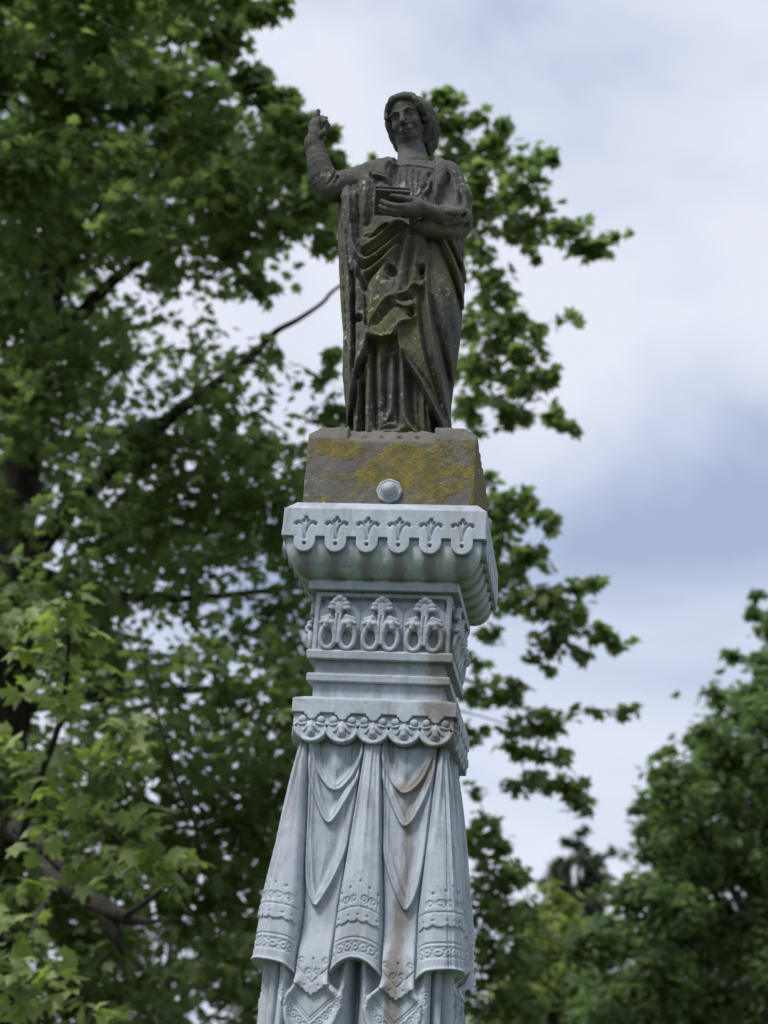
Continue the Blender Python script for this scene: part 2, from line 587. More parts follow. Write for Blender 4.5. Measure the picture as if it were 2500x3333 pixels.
# ================================================================== pedestal
PED = thing('monument_pedestal', 'tall pale grey metal pedestal with cast drapery and a scalloped cornice', 'pedestal', (0, 0, 0))
Q90 = [k * PI / 2 for k in range(4)]
ZINC = MAT['zinc']

def ring_me(name, prof, bev=0.0):
    """square moulding: prof = [(half width, z) ...] lofted round the four sides, closed top and bottom"""
    V, Fc = [], []
    for w, z in prof:
        V += [(-w, -w, z), (w, -w, z), (w, w, z), (-w, w, z)]
    for i in range(len(prof) - 1):
        for k in range(4):
            a, b = i * 4 + k, i * 4 + (k + 1) % 4
            Fc.append((a, b, b + 4, a + 4))
    Fc.append((3, 2, 1, 0))
    t = (len(prof) - 1) * 4
    Fc.append((t, t + 1, t + 2, t + 3))
    me = bpy.data.meshes.new(name)
    me.from_pydata(V, [], Fc)
    if bev:
        import bmesh
        bm = bmesh.new()
        bm.from_mesh(me)
        bmesh.ops.bevel(bm, geom=bm.edges[:], offset=bev, segments=2, affect='EDGES', profile=.6)
        bm.to_mesh(me)
        bm.free()
    return me

# --- cornice: bevelled top slab, four fascias with round pendants, swelling bowl
part('cornice_top', ring_me('cornice_top', [(.345, 3.452), (.356, 3.484), (.352, 3.490), (.322, 3.520), (.28, 3.522)], .0015), ZINC, PED)

def fascia_mesh():
    h = .0022
    v = Vol((-.365, -.37, 3.30), (.365, -.315, 3.495), h)
    full = v.sl((-.365, -.37, 3.30), (.365, -.315, 3.495))
    X, Y, Z = v.xyz(full)
    P = .111
    u = (X + P * 3) / P
    u = (u - np.floor(u) - .5) * P
    u = np.where(np.abs(X) > P * 3, .055, u)
    zp = 3.361
    # strip
    top = 3.486 - Z
    strip = np.maximum(np.abs(X) - (.3595 + 0 * Z), np.maximum(3.380 - Z, -top))
    r = .0385
    tab = np.where(Z > zp, np.abs(u) - r, np.hypot(u, Z - zp) - r)
    tab = np.maximum(tab, Z - 3.43)
    O = np.minimum(strip, tab)
    # miter at the corners, thickness
    front = -.3592 - .004 * sstep(3.5, 3.3, Z) - Y
    back = Y + .325
    miter = (np.abs(X) + Y) * .7071
    D = np.maximum(np.maximum(O, np.maximum(front, back)), miter)
    # engraving, a depth map on the front
    E = np.zeros(np.broadcast(u[:, :, 0], Z[0, :, :]).shape if False else (X.shape[0], 1, Z.shape[2]), np.float32)
    uu, zz = u, Z
    def groove(pts, w, dep):
        d, _ = poly_d(np.abs(uu), zz, pts)
        return dep * np.exp(-(d / w) ** 2)
    E = E + groove(smooth_pts([(0.001, 3.372), (.0045, 3.400), (.014, 3.424), (.027, 3.4325), (.035, 3.427)]), .0046, .0095)
    E = E + groove([(0.034, 3.426), (.034, 3.427)], .0055, .008)
    for cx, cz, rr in ((0, 3.4485, .0065), (.0085, 3.4375, .0062), (0, 3.353, .0062)):
        E = E + .012 * sstep(rr + .002, rr - .002, np.hypot(np.abs(uu) - cx, zz - cz))
    # slightly hollowed leaf inside each pendant
    d, _ = poly_d(np.abs(uu), zz, [(.0, 3.385), (.006, 3.412), (.011, 3.420)])
    E = E - .0015 * np.exp(-(d / .006) ** 2)
    inside = np.abs(X) < P * 3
    E = np.where(inside, E, 0)
    D = np.maximum(D, front + E)
    v.F[full] = D.astype(np.float32)
    return v.mesh('cornice_fascia')
fm = fascia_mesh()
for a in Q90:
    part('cornice_fascia', fm, ZINC, PED, a)

def bowl_mesh():
    """one side of the swelling underside with broad soft gadroons"""
    n, m = 150, 40
    V = []
    for j in range(m + 1):
        t = j / m
        z = 3.252 + (3.425 - 3.252) * t
        ang = min(1.0, t / .66)
        w = .258 + .086 * math.sqrt(max(0.0, 1 - (1 - ang) ** 2.2))
        lobe_a = .008 * math.sin(PI * min(1, t / .75)) ** .7
        for i in range(n + 1):
            s = -1 + 2 * i / n
            lob = abs(math.sin(s * PI * 3.5 + PI / 2 * 0))
            q = w + lobe_a * (lob ** .6 - .5) * (1 - max(0, (abs(s) - .93) / .07))
            V.append((s * w, -q, z))
    Fc = []
    for j in range(m):
        for i in range(n):
            a = j * (n + 1) + i
            Fc.append((a, a + 1, a + n + 2, a + n + 1))
    return mesh_from('cornice_bowl', V, Fc)
bm_ = bowl_mesh()
for a in Q90:
    part('cornice_bowl', bm_, ZINC, PED, a)

# --- necks and ledges
part('ledge', ring_me('ledge', [(.2665, 3.216), (.268, 3.244), (.262, 3.256)], .0025), ZINC, PED)
part('neck_block', ring_me('neck_block', [(.212, 2.992), (.212, 3.216)], 0), ZINC, PED)
part('ledge', ring_me('ledge', [(.2545, 2.968), (.2565, 2.994), (.25, 3.001)], .0025), ZINC, PED)
part('neck', ring_me('neck', [(.226, 2.91), (.226, 2.968)], 0), ZINC, PED)
part('ledge', ring_me('ledge', [(.2495, 2.889), (.2505, 2.912), (.246, 2.917)], .0025), ZINC, PED)
part('neck', ring_me('neck', [(.227, 2.80), (.227, 2.889)], 0), ZINC, PED)

def panel_frame_mesh():
    """frame of the palmette frieze with pointed arches and triangular notches between them"""
    v = Vol((-.25, -.252, 2.995), (.25, -.208, 3.22), .0024)
    sl = v.sl((-.25, -.252, 2.995), (.25, -.208, 3.22))
    X, Y, Z = v.xyz(sl)
    P = .1515
    u = np.abs(X - P * np.clip(np.round(X / P), -1, 1))
    z0 = 2.995
    # plates with sloping shoulders: triangular notches are left under the top rail
    zt = Z - z0
    arch = (u - .0745 + (zt - .150) * 1.15 * (zt > .150)) * .75
    arch = np.where(zt > .150, arch, -1.0)
    rail = 3.196 - Z
    notch = np.minimum(np.minimum(arch, rail), .222 - np.abs(X))           # > 0 inside a notch
    bow = .004 * np.clip(1 - (u / .075) ** 2, 0, 1) * (zt < .2)
    seam = .005 * np.exp(-((u - .0755) / .002) ** 2) * (np.abs(X) < .20)
    frm = .006 * sstep(.002, -.002, np.minimum(.224 - np.abs(X), 3.196 - Z))
    H = .007 + bow - seam + frm - .030 * sstep(-.0015, .0025, notch)
    D = np.maximum(-.229 - H - Y, Y + .210)
    D = np.maximum(D, np.maximum(np.abs(X) - .2415, np.maximum(2.995 - Z, Z - 3.214)))
    D = np.maximum(D, (np.abs(X) + Y) * .7071)
    v.F[sl] = np.broadcast_to(D, v.F[sl].shape)
    return v.mesh('frieze_panel')
pf = panel_frame_mesh()

def palmette_mesh():
    v = Vol((-.078, -.03, -.01), (.078, .05, .212), .0019)
    # y positive = out of the wall (turned when placed)
    for s in (-1, 1):
        # oval loop at the foot, open in the middle
        pts = [(s * (.0345 + .026 * math.cos(a)), .010 + .004 * math.sin(a), .047 + .038 * math.sin(a)) for a in np.linspace(0, 2 * PI, 25)]
        v.chain(pts, [.0085] * 25, .003)
        # knob curling down over the loop
        v.chain([(s * .006, .010, .030), (s * .010, .018, .070), (s * .022, .026, .096), (s * .038, .027, .098), (s * .041, .024, .085)], [.007, .008, .0085, .0095, .0105], .005)
        # three fronds fanning out
        for (mx, mz, ex, ez, r) in ((.034, .110, .060, .098, .0085), (.030, .119, .055, .113, .008)):
            v.chain([(s * .006, .010, .078), (s * mx * .6, .020, mz - .014), (s * mx, .025, mz), (s * ex, .016, ez)], [.004, .006, .0078, r], .0018)
        # lobes of the crowning leaf, flat with a raised edge
        for (cx, cz, rx, rz) in ((.0270, .154, .0155, .0110), (.0240, .169, .0145, .0105), (.0140, .182, .0125, .0110)):
            v.ell((s * cx, .013, cz), (rx, .012, rz), .0018)
        v.chain([(s * .0055, .014, .030), (s * .006, .022, .09), (s * .0065, .024, .13)], [.0055, .006, .005], .003)
    v.ell((0, .012, .156), (.017, .013, .032), .004)
    v.ell((0, .017, .189), (.0135, .013, .0125), .002)
    for s in (-1, 1):
        v.chain([(s * .005, .027, .125), (s * .022, .026, .1555)], [.0024, .0030], .001, 's')
        v.chain([(s * .005, .027, .145), (s * .019, .026, .1715)], [.0024, .0030], .001, 's')
    v.chain([(0, .022, .03), (0, .028, .09), (0, .027, .15), (0, .030, .185)], [.0035, .004, .004, .0025], .0015, 's')
    v.ell((0, .0, .09), (.018, .010, .065), .006)
    sl = v.sl((-.1, -.1, -.1), (.1, .0, .3), 0)
    X, Y, Z = v.xyz(sl)
    v.F[sl] = np.maximum(v.F[sl], np.broadcast_to(-Y - .010, v.F[sl].shape))
    me = v.mesh('palmette')
    co = np.zeros(len(me.vertices) * 3, np.float32)
    me.vertices.foreach_get('co', co)
    co = co.reshape(-1, 3)
    co[:, 1] *= -1.0
    co[:, 0] *= -1.0
    co += np.array([0, -.2440, 2.996], np.float32)
    me.vertices.foreach_set('co', co.ravel())
    me.update()
    return me
pm = palmette_mesh()
for a in Q90:
    fp = part('frieze_panel', pf, ZINC, PED, a)
    for k in (-1, 0, 1):
        o = part('palmette', pm, ZINC, PED, 0, parent=fp, off=(k * .1515, 0, 0))

# --- shelf with small drop tabs, scalloped band with shells
def shelf_mesh():
    v = Vol((-.295, -.30, 2.735), (.295, -.255, 2.835), .0022)
    sl = v.sl((-.3, -.32, 2.73), (.3, -.2, 2.84))
    X, Y, Z = v.xyz(sl)
    P = .1065
    u = np.abs(X - P * np.clip(np.round(X / P), -2, 2))
    strip = np.maximum(2.768 - Z, Z - 2.818)
    tab = np.where(Z > 2.764, u - .0195, np.hypot(u, Z - 2.764) - .0195)
    # little shoulders beside each tab
    tab = np.minimum(tab, np.maximum(u - .026, np.maximum(2.760 - Z, Z - 2.79)))
    tab = np.maximum(tab, Z - 2.80)
    O = np.minimum(strip, tab)
    D = np.maximum(O, np.maximum(-.2845 - Y, Y + .262))
    D = np.maximum(D, (np.abs(X) + Y) * .7071)
    v.F[sl] = np.broadcast_to(D, v.F[sl].shape)
    return v.mesh('shelf_front')
part('shelf', ring_me('shelf', [(.262, 2.7685), (.262, 2.8175), (.2835, 2.8178), (.243, 2.833), (.228, 2.834)], 0), ZINC, PED)
sm = shelf_mesh()
def band_mesh():
    v = Vol((-.29, -.285, 2.655), (.29, -.235, 2.785), .0022)
    sl = v.sl((-.3, -.32, 2.6), (.3, -.2, 2.84))
    X, Y, Z = v.xyz(sl)
    P = .1065
    u = X - P * np.clip(np.round(X / P), -2, 2)
    r = .061
    zc = 2.728
    sc = np.where(Z > zc, np.abs(u) - .056, np.hypot(u, Z - zc) - r)
    O = np.maximum(np.minimum(sc, 2.722 - Z), Z - 2.775)
    hole = np.hypot(np.abs(u) - P / 2, (Z - 2.722)) - .0045
    # raised rim along the scallops
    rim = .004 * np.exp(-((sc + .006) / .005) ** 2) * (Z < 2.735)
    yo = -.270 - .010 * np.clip((2.775 - Z) / .11, 0, 1)
    D = np.maximum(O, np.maximum(yo - rim - Y, Y + .243))
    D = np.maximum(D, -np.maximum(hole, Y + .25))
    D = np.maximum(D, (np.abs(X) + Y) * .7071 - .002)
    v.F[sl] = np.broadcast_to(D, v.F[sl].shape)
    return v.mesh('scalloped_band')
bandm = band_mesh()
def shell_mesh():
    v = Vol((-.052, -.03, -.065), (.052, .012, .045), .0018)
    for s in (-1, 1):
        v.ell((s * .0315, -.001, .018), (.0140, .0075, .0130), .001)
        v.chain([(s * .010, .002, .010), (s * .024, -.003, .002), (s * .040, .0, .0)], [.003, .0045, .0045], .001)
        v.chain([(s * .006, .001, .010), (s * .013, -.005, -.008), (s * .025, -.001, -.022)], [.004, .0055, .006], .001)
    v.chain([(0, .001, .016), (0, -.004, -.008), (0, -.003, -.024)], [.006, .011, .0135], .002)
    v.ell((0, -.003, -.029), (.0165, .0085, .0145), .001)
    me = v.mesh('shell')
    return me
shm = shell_mesh()
for a in Q90:
    part('shelf_front', sm, ZINC, PED, a)
    b = part('scalloped_band', bandm, ZINC, PED, a)
    for k in range(-2, 3):
        part('shell_ornament', shm, ZINC, PED, 0, parent=b, off=(k * .1065, -.2745, 2.728))

# --- draped shaft: a height map over one face, mirrored about its middle and turned round the four sides
ZB, ZT = 1.66, 2.73
def face_height(S, Z, wz):
    """outward height of the cloth above the flat face; S >= 0 from the middle of the face to its corner"""
    c = np.interp(Z, [1.70, 1.93, 2.12, 2.64, 2.73], [.083, .083, .074, .030, .026])
    e = np.interp(Z, [1.70, 1.93, 2.12, 2.64, 2.73], [.196, .194, .190, .222, .228])
    H = np.zeros_like(S)
    q = np.clip(S / c, 0, 1.5)                       # centre drape coordinate
    v = np.clip((S - e) / np.maximum(wz - e, .01), 0, 1)
    qc = 1 - v                                       # corner drape coordinate, 0 at the corner
    inC, inK = S < c, S > e
    A = np.interp(Z, [1.94, 2.12, 2.40, 2.66, 2.73], [.062, .048, .030, .014, .006])
    A2 = np.interp(Z, [1.94, 2.12, 2.40, 2.66, 2.73], [.073, .066, .042, .016, .006])
    folds = .0030 * np.cos(q * 7.5) + .0022 * np.cos(q * 13 + 1)
    foldk = .0035 * np.cos(qc * 9.0) + .002 * np.cos(qc * 17 + .6)
    fz = sstep(2.12, 2.6, Z) * .9 + .35
    HC = A * np.sqrt(np.clip(1 - q ** 2 * .93, 0, 1)) + folds * fz
    HK = A2 * np.sqrt(np.clip(1 - qc ** 2 * .95, 0, 1)) + foldk * fz
    # panel with swags
    pc = .5 * (c + e)
    HP = np.zeros_like(S) - .004 + .026 * sstep(2.08, 1.93, Z)
    # slim tucks running beside the drapes
    for off, am in ((.010, .005), (.021, .003)):
        HP += am * np.exp(-((S - c - off * (.6 + .4 * sstep(2.1, 2.5, Z))) / .004) ** 2) * sstep(2.15, 2.4, Z)
        HP += am * np.exp(-((e - S - off * (.6 + .4 * sstep(2.1, 2.5, Z))) / .004) ** 2) * sstep(2.15, 2.4, Z)
    # three swags, each a hanging lip with a soft hollow inside it
    def z5(u, v):
        w = W(800 + u / 2.074, 2340 + v / 2.074, -.275)
        return -w[0], w[2]
    LIPS = (([(425, 60), (440, 170), (478, 330), (535, 432), (590, 470), (645, 446), (722, 350), (792, 190), (812, 60)], .018),
            ([(412, 60), (418, 240), (444, 430), (498, 610), (550, 692), (604, 652), (700, 480), (780, 300), (812, 60)], .021),
            ([(408, 60), (402, 450), (408, 900), (422, 1130), (462, 1250), (505, 1222), (600, 1050), (690, 810), (770, 500), (812, 60)], .023))
    for pts, amp in LIPS:
        P = [z5(*q) for q in pts]
        P = smooth_pts(P, 7)
        sd = poly_sd(S, Z, P)
        inn = np.exp(np.clip(sd, -1, 0) / .015) - .65 * np.exp(-((sd + .032) / .018) ** 2)
        low_ = sstep(P[:, 1].min() + .30, P[:, 1].min() + .02, Z)
        out_ = 1 - sstep(.0, .008 + .010 * (1 - low_), sd)
        HP += amp * (.35 + .65 * low_) * np.where(sd < 0, inn, out_)
        HP += .30 * amp * np.exp(-((sd + .017) / .0045) ** 2) * low_
    # --- embroidered hems on the drapes
    row = Z + .026 * np.where(inC, q, qc) ** 2
    lat = np.where(inC, S, (wz - S) * 1.5)          # sideways distance from the drape's middle
    onD = inC | inK
    def g(pts, w=.0026, dep=.0042, mirror=True):
        d, _ = poly_d(np.abs(lat) if mirror else lat, row, pts)
        return -dep * np.exp(-(d / w) ** 2)
    D = np.zeros_like(S)
    D += g([(-.2, 2.126), (.2, 2.126)])
    D += g([(-.2, 2.030), (.2, 2.030)])
    D += g([(-.2, 2.017), (.2, 2.017)], .0022, .003)
    D += g([(-.2, 1.985), (.2, 1.985)], .0022, .003)
    pitch = .0255
    lu = lat - pitch * np.round(lat / pitch)
    rr = np.hypot(lu, row - 2.001)
    D += -.0045 * np.exp(-((rr - .0125) / .0024) ** 2) - .006 * np.exp(-(rr / .0034) ** 2)
    # overlapping upper layer with a scalloped edge
    sp = .031
    ls = lat - sp * (np.floor(lat / sp) + .5)
    edge = 2.090 - .011 * np.sqrt(np.clip(1 - (ls / (sp * .5)) ** 2, 0, 1))
    D += .0065 * sstep(edge - .0015, edge + .0015, row)
    D += -.006 * np.exp(-(np.hypot(lat - sp * np.round(lat / sp), row - 2.100) / .0034) ** 2)
    # scrolls and stems
    def spiral(cx, cz, r, flip):
        a = np.linspace(0, 2 * PI * 1.45, 26)
        rad = r * (1 - .72 * a / a[-1])
        return [(cx + flip * rr_ * math.cos(t_ - 1.2), cz + rr_ * math.sin(t_ - 1.2)) for t_, rr_ in zip(a, rad)]
    for cx, fl in ((.018, 1), (.045, -1), (.070, 1)):
        D += g(spiral(cx, 2.153, .0135, fl), .0022, .0046)
    for cx, hh in ((0, 2.208), (.0315, 2.192), (.060, 2.186)):
        D += g([(cx, 2.13), (cx, hh)], .0017, .0032)
        D += g([(cx, hh), (cx, hh + .001)], .0036, .006)
    HP = -.004 + (HP + .004) * sstep(2.73, 2.70, Z)
    HC = HC + D
    HK = HK + D
    # --- what hangs below the drapes
    zh = np.where(inC, 1.962 - .050 * np.clip(q, 0, 1) ** 2.2, 1.945 - .040 * qc ** 2.2)
    # inner folds of the tucked cloth, with a dark slit in the middle
    CC = -.030 + .052 * np.exp(-((S - .043 - .1 * (1.80 - Z)) / .019) ** 2) - .060 * np.exp(-(S / .0125) ** 2)
    kk = (wz - S)
    CK = -.008 + .040 * np.exp(-((kk - .055) / .018) ** 2) - .045 * np.exp(-((kk - .030) / .006) ** 2) + .020 * np.exp(-(kk / .022) ** 2)
    bz = Z - 1.86
    for (cx, cz) in ((.034, 1.905), (.044, 1.885), (.052, 1.865), (.058, 1.843)):
        for T, lx in ((CC, S), (CK, kk)):
            dd = np.hypot(lx - cx, Z - cz)
            T += -.004 * np.exp(-((dd - .0095) / .0022) ** 2) - .006 * np.exp(-(dd / .003) ** 2)
    fade = sstep(0, .004, Z - zh)
    HC = CC + (HC - CC) * fade
    HK = CK + (HK - CK) * fade
    # --- panel hem (pointed, scalloped) and the heart-shaped lower layer
    X = S - .137
    vh = 1.848 + .70 * np.abs(X)
    sc = np.abs(X) - .0175 * np.round(np.abs(X) / .0175)
    vh = vh - .006 * np.sqrt(np.clip(1 - (sc / .00875) ** 2, 0, 1))
    HP += -.014 * sstep(vh + .0015, vh - .0015, Z)
    def gp(f, w=.0024, dep=.004):
        return -dep * np.exp(-(f / w) ** 2)
    up = (Z > vh)
    HP += gp((Z - 1.884 - .95 * np.abs(X)) * .72) * up
    HP += gp((Z - 1.776 - .98 * np.abs(X)) * .71) * ~up
    HP += gp((Z - 1.766 - .98 * np.abs(X)) * .71) * ~up
    aX = np.abs(X)
    tt = (aX + .98 * (Z - 1.735)) / 1.4              # run along the chain of rings
    nn = (Z - 1.735 - .98 * aX) / 1.4
    tr = tt - .024 * np.round(tt / .024)
    rr = np.hypot(tr, nn)
    HP += (-.004 * np.exp(-((rr - .0105) / .0022) ** 2) - .006 * np.exp(-(rr / .003) ** 2)) * ~up
    for cx, cz, fl in ((.013, 1.918, 1), (.040, 1.952, -1)):
        d, _ = poly_d(aX, Z, spiral(cx, cz, .0115, fl))
        HP += -.004 * np.exp(-(d / .0022) ** 2)
    d, _ = poly_d(aX, Z, [(0, 1.895), (0, 1.958)])
    HP += -.003 * np.exp(-(d / .0018) ** 2)
    HP += -.006 * np.exp(-(np.hypot(X, Z - 1.958) / .0035) ** 2)
    HP += -.005 * np.exp(-(np.hypot(aX - .022, Z - 1.876) / .003) ** 2)
    # heart outline
    heart = [(.083, 2.06), (.083, 1.98), (.086, 1.92), (.082, 1.89), (.056, 1.866), (.037, 1.845), (.031, 1.815), (.045, 1.77), (.075, 1.72), (.11, 1.66), (.12, 1.60),
             (.16, 1.60), (.17, 1.66), (.20, 1.72), (.220, 1.77), (.228, 1.815), (.222, 1.845), (.205, 1.866), (.195, 1.89), (.192, 1.92), (.194, 1.98), (.194, 2.06)]
    hs = poly_sd(S, Z, heart)
    low = sstep(1.955, 1.915, Z)
    inP = (~inC) & (~inK)
    H = np.where(inC, HC, np.where(inK, HK, HP))
    # deep overlap line between cloths
    gro = np.minimum(np.abs(S - c), np.abs(S - e))
    H += -.020 * np.exp(-(gro / .0038) ** 2) * (1 - low)
    seam = np.abs(qc - .22 - .03 * np.sin(Z * 9)) * .1
    H += -.006 * np.exp(-(seam / .0012) ** 2) * inK * (Z > zh + .004)
    # below the hems the hearts decide which cloth shows
    out = np.where(S < .137, CC, CK)
    Hl = np.where(hs < 0, HP, out)
    Hl = Hl + .024 * np.exp(-((hs + .010) / .012) ** 2) * sstep(1.92, 1.86, Z)
    Hl = out + (Hl - out) * sstep(.004, -.003, hs) if True else Hl
    low2 = low * (Z < np.where(S < .137, 1.974 - .050 * np.clip(S / c, 0, 1.2) ** 2.2, 1.955 - .040 * np.clip(qc, 0, 1.2) ** 2.2))
    H = H + (Hl - H) * np.where(inP, low, (Z < zh) * 1.0)
    H += .006 * np.exp(-(np.abs(Z - zh - .006) / .005) ** 2) * (inC | inK) * (Z > zh)
    return H

def shaft_pieces():
    nz, ns = 440, 150
    zs = np.linspace(ZT, ZB, nz + 1)
    us = np.linspace(0, 1, ns + 1)
    Zg, Ug = np.meshgrid(zs, us, indexing='ij')
    wz = np.interp(Zg, [1.60, 2.0, 2.70], [.288, .281, .243])
    S = Ug * wz
    H = face_height(S, Zg, wz)
    b = sstep(.80, 1.0, Ug)
    nx, ny = b, -np.ones_like(b)
    ln = np.hypot(nx, ny)
    nx, ny = nx / ln, ny / ln
    rnd = -.020 * np.exp(-((1 - Ug) / .07) ** 2)
    X = S + nx * (H + rnd)
    Y = -wz + ny * (H + rnd)
    # split columns where the cloths meet
    iC = np.searchsorted(us, .083 / .285)
    iE = np.searchsorted(us, .196 / .285)
    def strip(name, ia, ib, corner=False, mirror=False):
        P = np.stack([X, Y, Zg], -1)
        if corner:
            left = P[:, ia:]
            R = P[:, ia:-1][:, ::-1]
            # the same cloth seen on the next face: mirror across the diagonal x = -y
            R = np.stack([-R[..., 1], -R[..., 0], R[..., 2]], -1)
            G = np.concatenate([left, R], 1)
        elif mirror:
            m = P[:, ia:ib + 1].copy()
            m[..., 0] *= -1
            G = m[:, ::-1]
        elif ia == 0:
            m = P[:, 1:ib + 1][:, ::-1].copy()
            m[..., 0] *= -1
            G = np.concatenate([m, P[:, :ib + 1]], 1)
        else:
            G = P[:, ia:ib + 1]
        r, c_ = G.shape[:2]
        I = np.arange(r * c_).reshape(r, c_)
        Fc = np.stack([I[1:, :-1], I[1:, 1:], I[:-1, 1:], I[:-1, :-1]], -1).reshape(-1, 4)
        return mesh_from(name, G.reshape(-1, 3), Fc)
    return (strip('centre_drape', 0, iC), strip('swag_panel', iC, iE), strip('swag_panel', iC, iE, mirror=True), strip('corner_drape', iE, ns, corner=True))
cd, sp1, sp2, kd = shaft_pieces()
for a in Q90:
    part('centre_drape', cd, ZINC, PED, a)
    part('swag_panel', sp1, ZINC, PED, a)
    part('swag_panel', sp2, ZINC, PED, a)
    part('corner_drape', kd, ZINC, PED, a)
# --- lower pedestal, below the picture
part('die', ring_me('die', [(.31, .62), (.27, 1.0), (.27, 1.70)], 0), ZINC, PED)
part('base_step', ring_me('base_step', [(.42, .40), (.40, .58), (.33, .62)], .006), ZINC, PED)
part('base_step', ring_me('base_step', [(.55, -.02), (.55, .22), (.50, .36), (.43, .40)], .01), ZINC, PED)
# ================================================================== statue
STA = thing('statue', 'dark stone statue of a robed figure raising one hand and holding a book', 'statue', (0, 0, 3.52))
STONE = MAT['stone']
def z1(u, v):
    return 960 + u / 2.5136, 260 + v / 2.5136
def z2(u, v):
    return 1040 + u / 2.764, 640 + v / 2.764
def z6(u, v):
    return 1180 + u / 5.53, 280 + v / 5.53
def z7(u, v):
    return 980 + u / 6.32, 330 + v / 6.32
def xz(zf, pts, Y=-.15):
    return [tuple(W(*zf(*p), Y)[[0, 2]]) for p in pts]

# --- the block under the feet
def block_mesh():
    v = Vol((-.34, -.33, 3.515), (.34, .33, 3.86), .005)
    sl = v.sl((-1, -1, 3), (1, 1, 5))
    X, Y, Z = v.xyz(sl)
    w = .3065 + .002 * (Z - 3.52) / .28
    D = np.maximum(np.abs(X) - w, np.abs(Y) - w)
    # cut corners at the top and a worn, sloping front shoulder
    top = 3.832 - .0 * X
    cham = (np.abs(X) + (Z - 3.80) * 1.3 - .302) * .6
    cham2 = (-Y + (Z - 3.80) * .35 - .301) * .9
    D = np.maximum(np.maximum(D, Z - top), np.maximum(cham, cham2))
    # the front middle is recessed as a sloping ledge
    mid = np.maximum(np.abs(X + .005) - .158, np.maximum((-Y - .17) * -1, (3.770 + (Y + .305) * 1.2 - Z) * .6))
    D = np.maximum(D, -mid)
    for k, x in enumerate((-.105, -.04, .025, .09)):
        D = np.maximum(D, -(np.sqrt((X - x) ** 2 + ((Y + .285)) ** 2 + (Z - 3.794) ** 2) - .011))
    wob = .0010 * np.sin(X * 41.3 + Z * 23.7 + 1.3 * np.sin(Y * 19)) * np.sin(Y * 37.1 - Z * 31 + 1.1 * np.sin(X * 27)) + .0008 * np.sin(X * 97 + 2 + 2 * np.sin(Z * 33)) * np.sin(Z * 83 + Y * 71)
    top_ = sstep(3.74, 3.82, Z)
    chips = .005 * np.clip(np.sin(X * 53 + 2 * np.sin(Y * 29 + 1)) * np.sin(Y * 47 + 1.7 * np.sin(X * 61)), 0, 1) * top_
    v.F[sl] = (D + wob + chips).astype(np.float32)
    return v.mesh('block')
part('block', block_mesh(), MAT['plinth'], STA)['label'] = 'brown stone block crusted with yellow lichen'
def bolt_mesh():
    import bmesh
    prof = [(.046, 0), (.046, .009), (.041, .014), (.033, .012), (.0315, .018), (.027, .021), (.025, .019), (.0235, .028), (.020, .037), (.014, .043), (.006, .046)]
    V, Fc = [], []
    n = 32
    for i, (r, y) in enumerate(prof):
        for k in range(n):
            a = 2 * PI * (k + .5) / n
            rr = r
            if i < 3:      # octagonal plate
                b = (a % (PI / 4)) - PI / 8
                rr = r * math.cos(PI / 8) / math.cos(b) * 1.03
            V.append((rr * math.cos(a), -y, rr * math.sin(a)))
    for i in range(len(prof) - 1):
        for k in range(n):
            Fc.append((i * n + k, i * n + (k + 1) % n, (i + 1) * n + (k + 1) % n, (i + 1) * n + k))
    V.append((0, -.047, 0))
    for k in range(n):
        Fc.append(((len(prof) - 1) * n + k, (len(prof) - 1) * n + (k + 1) % n, len(V) - 1))
    me = bpy.data.meshes.new('bolt')
    me.from_pydata(V, [], Fc)
    bm = bmesh.new()
    bm.from_mesh(me)
    bmesh.ops.recalc_face_normals(bm, faces=bm.faces)
    bm.to_mesh(me)
    bm.free()
    return me
bolt = bolt_mesh()
for a in Q90:
    o = part('bolt', bolt, ZINC, STA, a, off=tuple(Matrix.Rotation(a, 3, 'Z') @ Vector((.004, -.3055, 3.573))))
    o['label'] = 'pale grey octagonal bolt head'

# --- robe
EL = [(1252, 512), (1215, 540), (1165, 558), (1120, 575), (1110, 640), (1101, 700), (1105, 800), (1108, 900), (1113, 1000), (1117, 1050), (1122, 1100), (1120, 1180), (1119, 1230), (1128, 1330), (1136, 1400), (1138, 1440)]
ER = [(1440, 512), (1462, 535), (1476, 560), (1488, 590), (1498, 640), (1500, 700), (1502, 780), (1506, 860), (1512, 920), (1504, 960), (1500, 1050), (1495, 1100), (1480, 1200), (1467, 1300), (1464, 1400), (1464, 1440)]
def edge(E):
    P = np.array([W(x, y, .0)[[0, 2]] for x, y in E])
    o = np.argsort(P[:, 1])
    return P[o, 1], P[o, 0]

